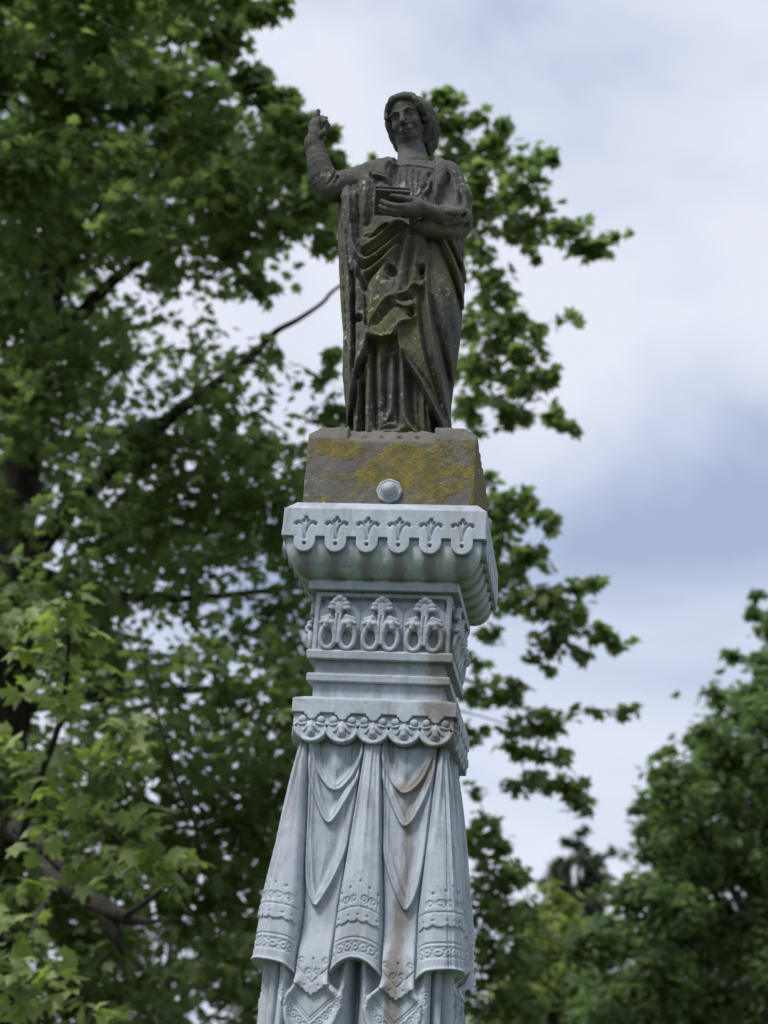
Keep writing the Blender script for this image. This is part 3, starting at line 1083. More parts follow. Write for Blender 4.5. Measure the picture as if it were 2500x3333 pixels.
def robe_mesh():
    v = Vol((-.37, -.29, 3.77), (.31, .24, 5.17), .0037)
    sl = v.sl((-2, -2, 0), (2, 2, 9))
    X, Y, Z = v.xyz(sl)
    zz = v.ax[2].astype(float)
    a0, a1 = np.interp(zz, *edge(EL)), np.interp(zz, *edge(ER))
    ker = np.ones(7) / 7
    sm = lambda q: np.convolve(np.pad(q, 3, 'edge'), ker, 'valid')
    a0, a1 = sm(a0), sm(a1)
    cx = ((a0 + a1) / 2).astype(np.float32)[None, None, :]
    a = ((a1 - a0) / 2).astype(np.float32)[None, None, :]
    b = np.interp(zz, [3.77, 3.9, 4.2, 4.5, 4.75, 4.95, 5.06, 5.12, 5.17], [.175, .17, .168, .165, .155, .140, .122, .105, .09]).astype(np.float32)[None, None, :]
    cy = np.interp(zz, [3.77, 4.4, 4.9, 5.17], [-.015, -.01, .0, .015]).astype(np.float32)[None, None, :]
    p = 2.35
    q = (np.abs((X - cx) / a) ** p + np.abs((Y - cy) / b) ** p) ** (1 / p)
    D = (q - 1) * np.minimum(b, a)
    # ---- relief of the cloth on the front
    xs, zs = v.ax[0][:, None], v.ax[2][None, :]
    H = np.zeros((v.n[0], v.n[2]), np.float32)
    U = .00046
    def rg(pts, w, amp, zf=z2, taper=True, smooth=True):
        """ridge (amp > 0) or furrow (amp < 0) along a line; w in tracing units"""
        nonlocal H
        P = xz(zf, smooth_pts(pts, 5) if smooth and len(pts) > 2 else pts)
        d, t = poly_d(xs, zs, P)
        f = np.clip(np.sin(t * PI), 0, 1) ** .35 if taper else 1.0
        H = H + 1.12 * amp * f * np.exp(-(d / (w * U * (1.35 if zf is z1 else 1.22))) ** 2)
    def layer(pts, amp, soft=6, zf=z2):
        nonlocal H
        d = poly_sd(xs, zs, xz(zf, pts))
        H = H + amp * sstep(soft * U, -soft * U, d)
        return d
    def hole(c, rx, rz, ang, dep, zf=z2):
        nonlocal H
        x, z = xz(zf, [c])[0]
        ca, sa = math.cos(ang), math.sin(ang)
        X_, Z_ = (xs - x) / U, (zs - z) / U
        e = np.hypot((X_ * ca + Z_ * sa) / rx, (-X_ * sa + Z_ * ca) / rz)
        H = H - .85 * dep * sstep(1.35, .35, e)
    # under-dress, set back behind the mantle
    layer([(450, 1290), (560, 1318), (660, 1305), (692, 1290), (705, 1260), (722, 1385), (800, 1525), (920, 1705), (1050, 1955), (1145, 2125), (1150, 2350), (180, 2350), (215, 2000), (300, 1700), (318, 1565), (430, 1425), (446, 1300)], -.042, 9)
    # apron of the mantle drawn across the front
    layer([(952, 648), (903, 690), (890, 740), (955, 800), (936, 862), (862, 838), (826, 870), (802, 915), (702, 950), (686, 968), (615, 990), (545, 1082), (448, 1208), (436, 1100), (442, 830), (400, 700), (330, 570), (300, 460), (700, 200), (960, 380)], .026, 5)
    # turned-under flap and the two cascades of the hem
    layer([(448, 1205), (545, 1085), (620, 990), (688, 968), (692, 1292), (640, 1310), (560, 1317), (480, 1292)], .014, 5)
    rg([(450, 1235), (490, 1290), (560, 1312), (640, 1302), (690, 1285)], 12, .010)
    rg([(500, 1200), (580, 1090), (660, 1010)], 30, -.024)
    layer([(694, 958), (800, 925), (862, 1000), (850, 1035), (790, 1055), (730, 1045), (694, 1005)], .026, 5)
    layer([(690, 1045), (780, 1062), (878, 1058), (866, 1132), (800, 1168), (740, 1192), (700, 1235), (688, 1150)], .022, 5)
    hole((768, 962), 62, 30, .15, .046)
    hole((836, 1088), 36, 46, .2, .044)
    hole((655, 725), 44, 62, .25, .040)
    hole((640, 800), 30, 20, -.3, .02)
    hole((915, 690), 34, 30, 0, .034)
    hole((925, 775), 22, 40, .3, .022)
    hole((350, 1095), 44, 26, -.2, .036)
    hole((386, 1503), 30, 18, .1, .03)
    rg([(700, 965), (760, 935), (830, 900), (850, 850), (925, 868)], 11, .012)
    rg([(700, 1010), (740, 1040), (800, 1050), (855, 1028), (862, 990)], 11, .012)
    rg([(700, 1225), (760, 1180), (840, 1160), (872, 1100), (850, 1050)], 12, .014)
    rg([(610, 690), (650, 670), (700, 690), (715, 730)], 13, .010)
    rg([(880, 690), (900, 740), (950, 790), (955, 830), (930, 862)], 10, .012)
    rg([(300, 1072), (350, 1062), (395, 1090), (420, 1130)], 12, .012)
    # hem line stitched along the flap
    rg([(448, 1190), (540, 1065), (605, 975), (690, 945)], 9, .008)
    rg([(460, 1160), (548, 1035), (610, 955)], 6, -.004)
    # V folds below the arm
    rg([(365, 350), (395, 490), (480, 470), (600, 370), (720, 260)], 17, .028)
    rg([(350, 440), (400, 545), (470, 560), (600, 470), (740, 330)], 15, -.030)
    rg([(310, 500), (385, 600), (470, 620), (600, 520), (745, 370)], 20, .026)
    rg([(320, 560), (395, 665), (470, 668), (610, 560), (740, 420)], 13, -.026)
    rg([(325, 590), (395, 730), (470, 720), (600, 620), (700, 480)], 19, .022)
    rg([(340, 680), (420, 820), (470, 770), (590, 650)], 14, -.026)
    rg([(430, 400), (520, 370), (640, 300)], 12, -.020)
    rg([(380, 350), (480, 330), (620, 270)], 10, .014)
    # folds falling from the wrist down the apron
    rg([(770, 300), (740, 500), (712, 700), (695, 900)], 16, -.016)
    rg([(800, 330), (775, 520), (750, 720), (735, 900)], 22, .016)
    rg([(850, 360), (828, 560), (815, 760), (805, 880)], 13, -.016)
    rg([(900, 390), (885, 520), (875, 640), (868, 800)], 18, .014)
    rg([(700, 420), (660, 560), (600, 700), (520, 860), (470, 1100)], 26, .008)
    rg([(455, 830), (450, 960), (440, 1120)], 10, -.010)
    # right side of the mantle
    rg([(950, 430), (965, 640), (975, 900), (1000, 1150), (1040, 1400), (1105, 1700), (1165, 1960), (1175, 2100)], 15, .024)
    rg([(905, 870), (930, 1100), (975, 1400), (1050, 1700), (1120, 1950)], 22, -.024)
    rg([(880, 900), (888, 1100), (905, 1300), (960, 1540), (1040, 1740)], 18, .010)
    rg([(1005, 900), (1060, 1130), (1110, 1350), (1150, 1600), (1175, 1900)], 22, -.028)
    rg([(985, 480), (1070, 800), (1125, 1080), (1165, 1350), (1180, 1600)], 20, .016)
    rg([(1010, 450), (1110, 700), (1190, 950), (1215, 1200), (1200, 1500)], 26, .012)
    rg([(1035, 370), (1140, 560), (1225, 780), (1255, 1000), (1240, 1300), (1205, 1520)], 13, -.026)
    rg([(1090, 340), (1190, 520), (1262, 720), (1280, 900), (1265, 1150)], 13, .018)
    rg([(1130, 330), (1220, 480), (1280, 640), (1300, 780)], 11, -.024)
    rg([(1180, 330), (1260, 440), (1310, 600), (1320, 760)], 12, .016)
    rg([(1220, 330), (1290, 430), (1330, 560)], 10, -.02)
    # the long bordered edge crossing to the lower right
    rg([(695, 1240), (715, 1370), (800, 1520), (920, 1700), (1050, 1950), (1145, 2120)], 20, .028, taper=False)
    rg([(690, 1300), (760, 1480), (880, 1680), (1010, 1930), (1110, 2130)], 6, -.006, taper=False)
    rg([(765, 1420), (850, 1540), (970, 1700), (1090, 1940)], 16, -.016)
    # left fall of cloth under the raised arm
    rg([(200, 60), (215, 400), (250, 700), (265, 1000), (275, 1300), (262, 1600), (280, 1900), (290, 2200)], 18, .018, taper=False)
    rg([(250, -60), (262, 150), (285, 360), (305, 500), (335, 640), (350, 700)], 20, .026)
    rg([(320, -80), (345, 120), (352, 300), (370, 430)], 16, -.020)
    rg([(400, -100), (405, 100), (408, 240)], 22, .014)
    rg([(290, 640), (305, 800), (300, 1040), (310, 1300), (302, 1540)], 12, -.032)
    rg([(330, 740), (345, 900), (345, 1060)], 26, .012)
    rg([(395, 800), (420, 900), (428, 1060), (432, 1200)], 12, -.022)
    rg([(320, 1110), (335, 1250), (330, 1400), (320, 1530)], 16, .014)
    rg([(430, 1230), (405, 1370), (355, 1480), (320, 1580)], 15, .020)
    rg([(445, 1260), (435, 1380), (400, 1470)], 12, -.02)
    rg([(340, 1600), (395, 1560), (430, 1500)], 10, .014)
    rg([(185, 200), (195, 600), (215, 1000), (232, 1500), (262, 2000)], 8, -.012, taper=False)
    # under-dress: falling pipes
    rg([(335, 1620), (325, 1850), (310, 2100), (308, 2240)], 20, .022, taper=False)
    rg([(385, 1640), (385, 1900), (378, 2240)], 11, -.022, taper=False)
    rg([(440, 1420), (440, 1700), (432, 1950), (425, 2240)], 24, .026, taper=False)
    rg([(485, 1340), (495, 1700), (505, 2000), (515, 2100)], 14, -.026, taper=False)
    rg([(540, 1340), (545, 1650), (552, 1900)], 15, .018)
    rg([(600, 1420), (598, 1700), (600, 2000)], 13, -.024)
    rg([(650, 1400), (655, 1700), (640, 1950), (570, 2010)], 17, .020)
    rg([(700, 1340), (705, 1600), (708, 1900), (720, 2100)], 11, -.024)
    rg([(745, 1440), (755, 1700), (762, 1950), (800, 2050), (880, 2140)], 22, .034, taper=False)
    rg([(815, 1580), (820, 1800), (830, 2000), (880, 2100)], 20, -.026)
    rg([(925, 1740), (930, 1950), (945, 2160)], 13, .022)
    rg([(880, 1700), (885, 1900), (900, 2120)], 12, -.012)
    rg([(965, 1840), (980, 2000), (1000, 2150)], 10, .018)
    rg([(1010, 1900), (1040, 2050), (1065, 2160)], 16, -.03)
    rg([(560, 1330), (590, 1420), (650, 1425), (690, 1390)], 12, .012)
    hole((640, 1380), 40, 40, 0, .02)
    # foot shows as a swell under the hem
    rg([(520, 2100), (580, 2075), (660, 2062), (735, 2095)], 26, .030, taper=False)
    rg([(540, 2150), (620, 2128), (720, 2140)], 18, .030, taper=False)
    rg([(530, 2055), (600, 2040), (660, 2000)], 13, -.02)
    for c_, rx, rz, am in (((560, 1000), 150, 520, .012), ((1090, 1050), 130, 620, .016), ((660, 300), 420, 120, .0)):
        x_, z_ = xz(z2, [c_])[0]
        H = H + am * np.exp(-((xs - x_) / (rx * U)) ** 2 - ((zs - z_) / (rz * U)) ** 2)
    # ---- chest: tunic pleats, neckline and the two lapels
    layer([(770, 655), (815, 540), (1130, 530), (1140, 760), (1125, 900), (1130, 1000), (960, 960), (780, 900), (765, 760)], -.022, 7, z1)
    rg([(790, 630), (900, 622), (1020, 620), (1128, 622)], 9, .008, z1)
    for (u0, v0, u1, v1, am) in ((815, 680, 808, 860, -.009), (862, 670, 850, 870, -.010), (910, 665, 905, 860, -.011), (955, 662, 965, 850, -.010), (1012, 668, 985, 900, -.010), (1078, 672, 1090, 760, -.012), (1070, 780, 985, 940, -.014)):
        rg([(u0, v0), ((u0 + u1) / 2 + 3, (v0 + v1) / 2), (u1, v1)], 8, am, z1)
    rg([(1105, 700), (1085, 820), (1010, 940)], 14, .012, z1)
    layer([(640, 652), (745, 618), (835, 628), (785, 668), (770, 750), (790, 850), (745, 800), (640, 785), (600, 735), (608, 690)], .024, 6, z1)
    rg([(612, 720), (630, 768), (700, 786), (770, 830)], 7, .010, z1)
    rg([(640, 735), (660, 758), (720, 770), (765, 800)], 5, -.006, z1)
    rg([(770, 640), (752, 700), (760, 780), (780, 850)], 9, -.018, z1)
    layer([(1138, 598), (1282, 655), (1240, 740), (1180, 860), (1150, 1000), (1122, 860), (1132, 700)], .022, 6, z1)
    rg([(1262, 655), (1215, 740), (1165, 850)], 6, -.007, z1)
    rg([(1285, 660), (1235, 745), (1175, 870)], 9, -.016, z1)
    # mantle on the raised-arm side
    rg([(480, 760), (510, 860), (520, 1000), (500, 1150)], 20, -.016, z1)
    rg([(405, 770), (430, 900), (440, 1020), (450, 1150)], 16, .016, z1)
    rg([(620, 800), (640, 950), (630, 1080), (590, 1200)], 18, -.016, z1)
    rg([(560, 780), (575, 950), (560, 1120)], 22, .016, z1)
    rg([(690, 810), (720, 860), (780, 900)], 12, .012, z1)
    H += .0016 * np.sin(xs * 95 + zs * 13) * np.sin(zs * 71 - xs * 20) + .0012 * np.sin(xs * 190 + 3) * np.sin(zs * 160)
    g = np.exp(-(np.arange(-4, 5) / .75) ** 2 / 2)
    g /= g.sum()
    H = np.apply_along_axis(lambda q: np.convolve(np.pad(q, 4, 'edge'), g, 'valid'), 0, H)
    H = np.apply_along_axis(lambda q: np.convolve(np.pad(q, 4, 'edge'), g, 'valid'), 1, H)
    H = H.astype(np.float32) * (1 - .6 * sstep(.80, 1.0, np.abs(xs - cx[:, 0]) / a[:, 0]))
    fm = sstep(.06, -.07, Y)
    D = D - (H[:, None, :] * fm)
    th = np.arctan2((Y - cy) / b, (X - cx) / a)
    D = D - .008 * np.cos(15 * th) * (1 - fm) * sstep(5.1, 4.8, Z)
    D = np.maximum(D, Z - 5.112 - .10 * (Y + .1))
    v.F[sl] = D.astype(np.float32)
    # shoulders and neck root, smoothly joined
    v.cap(W(1185, 594, .0), W(1300, 586, .01), .052, .055, .025)
    v.cap(W(1300, 584, .01), W(1450, 572, .005), .055, .055, .025)
    v.cap(W(1342, 552, .012), W(1344, 580, .01), .050, .070, .02)
    # collar roll standing off the neck on both sides
    v.chain([W(1212, 560, -.105), W(1236, 536, -.07), W(1262, 526, -.01), W(1292, 524, .05)], [.012, .017, .018, .016], .012)
    v.chain([W(1428, 600, -.125), W(1432, 550, -.085), W(1430, 528, -.03), W(1412, 522, .04)], [.010, .015, .018, .016], .012)
    # upper arm with the book, its sleeve and hanging cuff
    v.chain([W(1460, 582, .01), W(1480, 650, .0), W(1480, 716, -.045)], [.058, .066, .070], .03)
    v.chain([W(1480, 722, -.055), W(1444, 718, -.15), W(1408, 700, -.205)], [.066, .053, .042], .025)
    v.chain([W(1490, 742, -.03), W(1450, 752, -.13), W(1400, 750, -.185)], [.042, .038, .032], .016)
    v.chain([W(1398, 748, -.19), W(1365, 733, -.195), W(1345, 715, -.17)], [.028, .022, .018], .012)
    v.chain([W(1450, 758, -.14), W(1486, 760, -.09), W(1516, 748, -.03)], [.013, .016, .015], .010)
    v.chain([W(1445, 744, -.20), W(1480, 741, -.145), W(1520, 734, -.08)], [.010, .012, .011], .010, 's')
    v.chain([W(1432, 690, -.222), W(1456, 668, -.185), W(1464, 630, -.12)], [.009, .010, .007], .012, 's')
    v.chain([W(1425, 720, -.225), W(1440, 738, -.205), W(1450, 748, -.185)], [.008, .010, .008], .010, 's')
    v.chain([W(1500, 640, -.09), W(1512, 680, -.085), W(1500, 715, -.11)], [.006, .009, .006], .014, 's')
    for q in ([W(1478, 548, -.07), W(1502, 610, -.085), W(1500, 668, -.10)], [W(1455, 566, -.085), W(1470, 620, -.10), W(1462, 668, -.14)], [W(1512, 590, -.04), W(1528, 650, -.045), W(1522, 705, -.07)],
              [W(1450, 700, -.225), W(1480, 704, -.165), W(1515, 700, -.10)], [W(1430, 712, -.23), W(1466, 722, -.19), W(1500, 720, -.135)]):
        v.chain(q, [.003, .006, .003], .016, 's')
    for q in ([W(1490, 560, -.06), W(1514, 625, -.07), W(1512, 690, -.085)], [W(1468, 560, -.08), W(1486, 620, -.092), W(1482, 665, -.115)], [W(1440, 690, -.225), W(1474, 692, -.165), W(1510, 685, -.10)]):
        v.chain(q, [.006, .010, .006], .014)
    # raised-arm shoulder piece
    v.chain([W(1180, 600, -.01), W(1132, 612, -.03)], [.060, .056], .03)
    v.chain([W(1122, 580, -.09), W(1124, 640, -.105), W(1126, 720, -.10)], [.010, .014, .016], .016)
    return v.mesh('robe')
part('robe', robe_mesh(), STONE, STA)

# --- raised arm in a wrinkled sleeve
def raised_arm_mesh():
    el = W(1088, 606, -.07)
    v = Vol(el + np.array([-.16, -.14, -.12]), el + np.array([.16, .14, .30]), .0032)
    wr = W(1022, 468, -.11)
    v.chain([W(1150, 600, -.03), W(1108, 607, -.06), W(1080, 612, -.075)], [.066, .060, .058], .02)
    n = 22
    pts = [W(1080, 612, -.075), W(1052, 575, -.085), W(1036, 525, -.10), wr]
    P = smooth_pts(pts, 8)
    R_ = np.interp(np.linspace(0, 1, len(P)), [0, .3, .65, 1], [.060, .056, .046, .036])
    v.chain(P, R_, .006)
    sl = v.sl(v.lo, v.lo + v.h * v.n, 0)
    X, Y, Z = v.xyz(sl)
    # wrinkles run round the sleeve, tightening towards the wrist
    ax = wr - el
    ax = ax / np.linalg.norm(ax)
    t = (X - el[0]) * ax[0] + (Y - el[1]) * ax[1] + (Z - el[2]) * ax[2]
    side = (X - el[0]) * .5 + (Y - el[1]) * .9
    ph = t * 175 + side * 30 + 2.4 * np.sin(t * 23 + side * 34) + 1.2 * np.sin(t * 61 - side * 50)
    rip = (.0022 * (np.abs(np.sin(ph * .5)) ** .6 - .6) + .002 * np.sin(t * 47 + side * 60)) * sstep(-.06, .08, t)
    v.F[sl] += rip.astype(np.float32)
    v.chain([W(1094, 560, -.12), W(1075, 590, -.135), W(1050, 612, -.135)], [.005] * 3, .008, 's')
    v.chain([W(1100, 575, -.12), W(1088, 606, -.138), W(1066, 632, -.135)], [.005] * 3, .008, 's')
    # cuff
    c0, c1 = W(1021, 470, -.112), W(1022, 462, -.113)
    v.cap(c0, c1, .0385, .0385, .004)
    return v.mesh('raised_sleeve')
arm = part('raised_sleeve', raised_arm_mesh(), STONE, STA)

def raised_hand_mesh():
    b = W(1033, 420, -.12)
    v = Vol(b + np.array([-.08, -.09, -.10]), b + np.array([.09, .08, .13]), .0022)
    v.chain([W(1023, 470, -.112), W(1028, 440, -.118), W(1031, 412, -.12)], [.032, .030, .031], .012)
    v.cap(W(1028, 412, -.115), W(1040, 405, -.125), .030, .026, .012)
    # forefinger raised, broken short
    v.chain([W(1026, 398, -.11), W(1031, 378, -.115), W(1036, 362, -.118)], [.017, .0135, .0095], .006)
    # curled fingers
    v.chain([W(1036, 392, -.12), W(1048, 386, -.150), W(1058, 396, -.160), W(1054, 412, -.145)], [.014, .013, .0125, .010], .004)
    v.chain([W(1044, 398, -.12), W(1058, 397, -.148), W(1066, 408, -.152), W(1058, 420, -.138)], [.013, .0125, .0115, .009], .004)
    v.chain([W(1044, 412, -.115), W(1058, 412, -.135), W(1064, 422, -.138), W(1055, 430, -.128)], [.012, .0115, .0105, .009], .004)
    # stump of a finger and the thumb
    v.chain([W(1046, 392, -.12), W(1056, 386, -.125), W(1063, 383, -.125)], [.010, .008, .006], .004)
    v.chain([W(1040, 446, -.13), W(1054, 432, -.145), W(1062, 418, -.15)], [.015, .0125, .009], .006)
    return v.mesh('raised_hand')
part('raised_hand', raised_hand_mesh(), STONE, STA)

# --- hand with the book
def book_hand_mesh():
    c = W(1330, 675, -.25)
    v = Vol(c + np.array([-.17, -.10, -.09]), c + np.array([.14, .12, .11]), .0024)
    v.chain([W(1425, 702, -.205), W(1385, 684, -.235), W(1352, 676, -.255)], [.036, .029, .028], .012)
    v.chain([W(1360, 672, -.255), W(1325, 680, -.268)], [.030, .028], .012)
    v.chain([W(1350, 690, -.258), W(1318, 692, -.266)], [.026, .022], .012)
    # forefinger lying higher on the cover, then middle, ring and little finger
    v.chain([W(1362, 658, -.25), W(1332, 650, -.285), W(1302, 643, -.300), W(1276, 637, -.305)], [.018, .013, .011, .008], .005)
    v.chain([W(1330, 674, -.275), W(1290, 672, -.300), W(1262, 665, -.305), W(1243, 655, -.305)], [.016, .0125, .0115, .009], .004)
    v.chain([W(1326, 685, -.272), W(1286, 686, -.292), W(1258, 680, -.296), W(1238, 672, -.292)], [.015, .0125, .011, .009], .004)
    v.chain([W(1322, 695, -.266), W(1286, 697, -.282), W(1258, 692, -.284), W(1240, 686, -.280)], [.014, .0115, .0105, .008], .004)
    return v.mesh('book_hand')
part('book_hand', book_hand_mesh(), STONE, STA)
def book_meshes():
    tl, tr, bl = W(1222, 614, -.315), W(1336, 621, -.292), W(1211, 698, -.232)
    ux = tr - tl
    wd = np.linalg.norm(ux)
    ux /= wd
    uz = tl - bl
    uz -= ux * (uz @ ux)
    hd = np.linalg.norm(uz)
    uz /= hd
    uy = np.cross(uz, ux)           # away from the viewer
    c = (tl + tr) / 2 - uz * hd / 2
    R = np.stack([ux, uy, uz], 1)
    out = []
    def slab(name, off, hs, rnd):
        v = Vol(c - .14, c + .14, .0026)
        v.box(c + R @ np.array(off), hs, rnd, R=R)
        return v.mesh(name)
    out.append(slab('cover', (0, -.003, 0), (wd / 2, .0055, hd / 2), .002))
    out.append(slab('pages', (0, .014, -.001), (wd / 2 - .006, .0125, hd / 2 - .006), .004))
    out.append(slab('cover', (0, .031, 0), (wd / 2, .0045, hd / 2), .002))
    return out
bk = book_meshes()
book = part('book', bk[1], STONE, STA)
for me in (bk[0], bk[2]):
    part('cover', me, STONE, STA, parent=book)

# --- head
HC_ = W(1328, 394, -.02)
def rot(ax, a):
    return np.array(Matrix.Rotation(a, 3, ax))
# local axes: X to the viewer's right, Y out of the face, Z up
HEADR = rot('Y', math.radians(-12)) @ rot('Z', math.radians(-13)) @ rot('X', math.radians(18)) @ np.array([[1, 0, 0], [0, -1, 0], [0, 0, 1.0]])
HS = .955
def hp(x, y, z):
    return HC_ + HEADR @ (np.array([x, y, z]) * HS)
def head_mesh():
    v = Vol(HC_ - np.array([.14, .16, .26]), HC_ + np.array([.16, .16, .17]), .0022)
    E = lambda c, r, k=.0, mode='u': v.ell(hp(*c), np.array(r) * HS, k, mode, HEADR)
    Cc = lambda pts, rs, k=.0, mode='u': v.chain([hp(*p) for p in pts], [r * HS for r in rs], k, mode)
    E((0, -.012, .035), (.074, .090, .086))
    E((0, .028, -.010), (.0595, .064, .080), .02)
    E((0, .030, .045), (.060, .055, .055), .02)
    Cc([(-.046, .012, -.055), (-.020, .056, -.078), (0, .068, -.084), (.020, .056, -.078), (.046, .012, -.055)], [.020, .017, .017, .017, .020], .02)
    for s in (-1, 1):
        E((s * .036, .060, -.030), (.024, .022, .026), .02)
        E((s * .0305, .094, .006), (.021, .016, .013), .010, 's')
        E((s * .0305, .070, .006), (.0165, .0155, .0125), .003)
        Cc([(s * .010, .088, .020), (s * .030, .090, .027), (s * .050, .072, .020)], [.005, .0055, .005], .008)
        Cc([(s * .013, .079, .008), (s * .030, .087, .0155), (s * .046, .074, .006)], [.0025, .003, .0025], .002)
        Cc([(s * .014, .079, .001), (s * .030, .084, -.006), (s * .045, .074, .002)], [.002, .0025, .002], .002)
        E((s * .0105, .098, -.036), (.0085, .010, .0075), .005)
    Cc([(0, .086, .024), (0, .096, .0), (0, .113, -.028)], [.0085, .0085, .0115], .008)
    E((0, .102, -.036), (.012, .011, .009), .006)
    E((-.006, .104, -.045), (.0035, .006, .004), .002, 's')
    E((.006, .104, -.045), (.0035, .006, .004), .002, 's')
    E((0, .088, -.062), (.030, .014, .020), .010)
    Cc([(-.024, .088, -.0655), (-.008, .100, -.060), (0, .099, -.0615), (.008, .100, -.060), (.024, .088, -.0655)], [.003, .0048, .0045, .0048, .003], .003)
    Cc([(-.020, .090, -.072), (0, .099, -.0745), (.020, .090, -.072)], [.003, .0062, .003], .003)
    Cc([(-.025, .094, -.0672), (0, .105, -.0668), (.025, .094, -.0672)], [.0018, .0022, .0018], .001, 's')
    E((0, .093, -.0805), (.014, .007, .004), .005, 's')
    E((0, .080, -.085), (.015, .014, .011), .012)
    # neck
    v.chain([hp(0, -.02, -.04), W(1333, 452, -.0), W(1342, 505, .012), W(1345, 545, .01)], [.058, .052, .055, .075], .02)
    v.chain([hp(.03, .03, -.085), W(1352, 490, -.035), W(1345, 520, -.055)], [.010, .012, .010], .014)
    return v.mesh('head')
part('head', head_mesh(), STONE, STA)
def hair_mesh():
    v = Vol(HC_ - np.array([.17, .17, .26]), HC_ + np.array([.19, .20, .19]), .0026)
    E = lambda c, r, k=.0, mode='u': v.ell(hp(*c), np.array(r) * HS, k, mode, HEADR)
    def lock(pts, rs, k=.006, wave=.006, nw=2.0, ph=0.):
        P = smooth_pts(pts, 7)
        n = len(P)
        t = np.linspace(0, 1, n)
        P = P + np.stack([0 * t, wave * np.sin(t * PI * 2 * nw + ph) * .7, wave * np.sin(t * PI * 2 * nw + ph)], 1)
        r = np.interp(t, np.linspace(0, 1, len(rs)), rs)
        v.chain([hp(*p) for p in P], r * HS, k)
    E((0, -.022, .026), (.077, .084, .075))
    E((.008, -.070, -.045), (.060, .044, .085), .03)
    E((-.040, -.052, -.065), (.036, .040, .068), .03)
    E((.046, -.050, -.06), (.036, .044, .075), .03)
    # heavy waves drawn from the parting over the temples
    for s in (-1, 1):
        for i in range(6):
            f = i / 5
            y0 = .070 - .125 * f
            z0 = .084 + .020 * math.sin(f * PI * .75)
            out = .072 + .008 * f ** .5 + (.006 if s > 0 else .0)
            pts = [(s * .002 - .010, y0, z0), (s * .034, y0 + .004 - .01 * f, z0 - .004), (s * out * .92, y0 - .022, .046 + .022 * f), (s * (out + .006), y0 - .046, .0),
                   (s * (out + .002), y0 - .062, -.052), (s * (out - .028), y0 - .066, -.105 - .012 * f)]
            lock(pts, [.008, .012, .0135, .0145, .014, .010], .006, .005, 1.8, i * 2.2 + (0 if s > 0 else 1))
    # loose side locks, fuller on the viewer's right
    for i in range(5):
        f = i / 4
        lock([(.062, .034 - .07 * f, .066), (.080 + .004 * f, .006 - .07 * f, .028), (.088 + .002 * f, -.014 - .07 * f, -.03), (.076, -.024 - .06 * f, -.088), (.050 - .012 * f, -.030 - .05 * f, -.134)], [.010, .0135, .0155, .0150, .010], .001, .011, 2.6, i * 2.3)
        lock([(-.062, .022 - .06 * f, .055), (-.084, -.005 - .06 * f, .01), (-.086, -.02 - .055 * f, -.05), (-.074, -.03 - .05 * f, -.10), (-.052 + .01 * f, -.04 - .03 * f, -.146)], [.009, .012, .0135, .013, .009], .001, .008, 2.4, i * 2.1)
    # low fillet across the crown
    lock([(-.080, .005, .052), (-.058, .050, .082), (-.020, .074, .093), (.020, .074, .094), (.058, .048, .080), (.080, .0, .054)], [.007] * 6, .001, .0, 1)
    sl = v.sl(v.lo, v.lo + v.h * v.n, 0)
    X, Y, Z = [q - HC_[i] for i, q in enumerate(v.xyz(sl))]
    lx, ly, lz = [(X * HEADR[0, i] + Y * HEADR[1, i] + Z * HEADR[2, i]) / HS for i in range(3)]
    cr_ = ly + .28 * lz + .010 * np.sin(lz * 55 + lx * 16) + .002 * np.sin(lz * 110 - lx * 40)
    v.F[sl] += (.0115 * (1 - np.abs(np.sin(cr_ * 80)) ** .6) - .003).astype(np.float32)
    E((0, .085, -.03), (.056, .062, .104), .004, 's')
    return v.mesh('hair')
part('hair', hair_mesh(), STONE, STA)
# ================================================================== trees
def tube(pts, rs, n=10, sub=5):
    """tapered limb along a smooth line"""
    P = smooth_pts(pts, sub)
    r = np.interp(np.linspace(0, 1, len(P)), np.linspace(0, 1, len(rs)), rs)
    T = np.gradient(P, axis=0)
    T /= np.linalg.norm(T, axis=1)[:, None] + 1e-9
    up = np.array([.31, .2, .93])
    A = np.cross(T, up)
    A /= np.linalg.norm(A, axis=1)[:, None] + 1e-9
    B = np.cross(T, A)
    V, Fc = [], []
    for i in range(len(P)):
        for k in range(n):
            a = 2 * PI * k / n
            q = r[i] * (1 + .10 * math.sin(3 * a + i * .7) + .06 * math.sin(5 * a - i * 1.1))
            V.append(P[i] + (A[i] * math.cos(a) + B[i] * math.sin(a)) * q)
    for i in range(len(P) - 1):
        for k in range(n):
            a, b = i * n + k, i * n + (k + 1) % n
            Fc.append((a, b, b + n, a + n))
    return np.array(V), np.array(Fc)
def limb(name, root, pts, rs, n=10):
    V, Fc = tube(pts, rs, n)
    return part(name, mesh_from(name, V, Fc), MAT['bark'], root)

_half = [(.16, .04), (.50, .16), (.33, .33), (.52, .66), (.19, .62)]
MAPLE = np.array([(0, -.04)] + _half + [(0, 1.02)] + [(-x, y) for x, y in _half[::-1]])
MAPLE_V = np.vstack([[(0, .34, .0)], np.c_[MAPLE, -.30 * np.abs(MAPLE[:, 0]) ** 1.3 - .16 * (MAPLE[:, 1] - .3).clip(0) ** 2]])
MAPLE_V[:, 1] -= .3
MAPLE_F = np.array([(0, 1 + i, 1 + (i + 1) % 12) for i in range(12)])
_o = [(0, -.5), (.2, -.28), (.27, .02), (.17, .3), (0, .55), (-.17, .3), (-.27, .02), (-.2, -.28)]
OVAL_V = np.array([(0, 0, .03)] + [(x, y, -.35 * abs(x)) for x, y in _o])
OVAL_F = np.array([(0, 1 + i, 1 + (i + 1) % 8) for i in range(8)])
NEED_V = np.array([(-.05, -.5, 0), (.05, -.5, 0), (.11, .1, .02), (0, .55, 0), (-.11, .1, .02)])
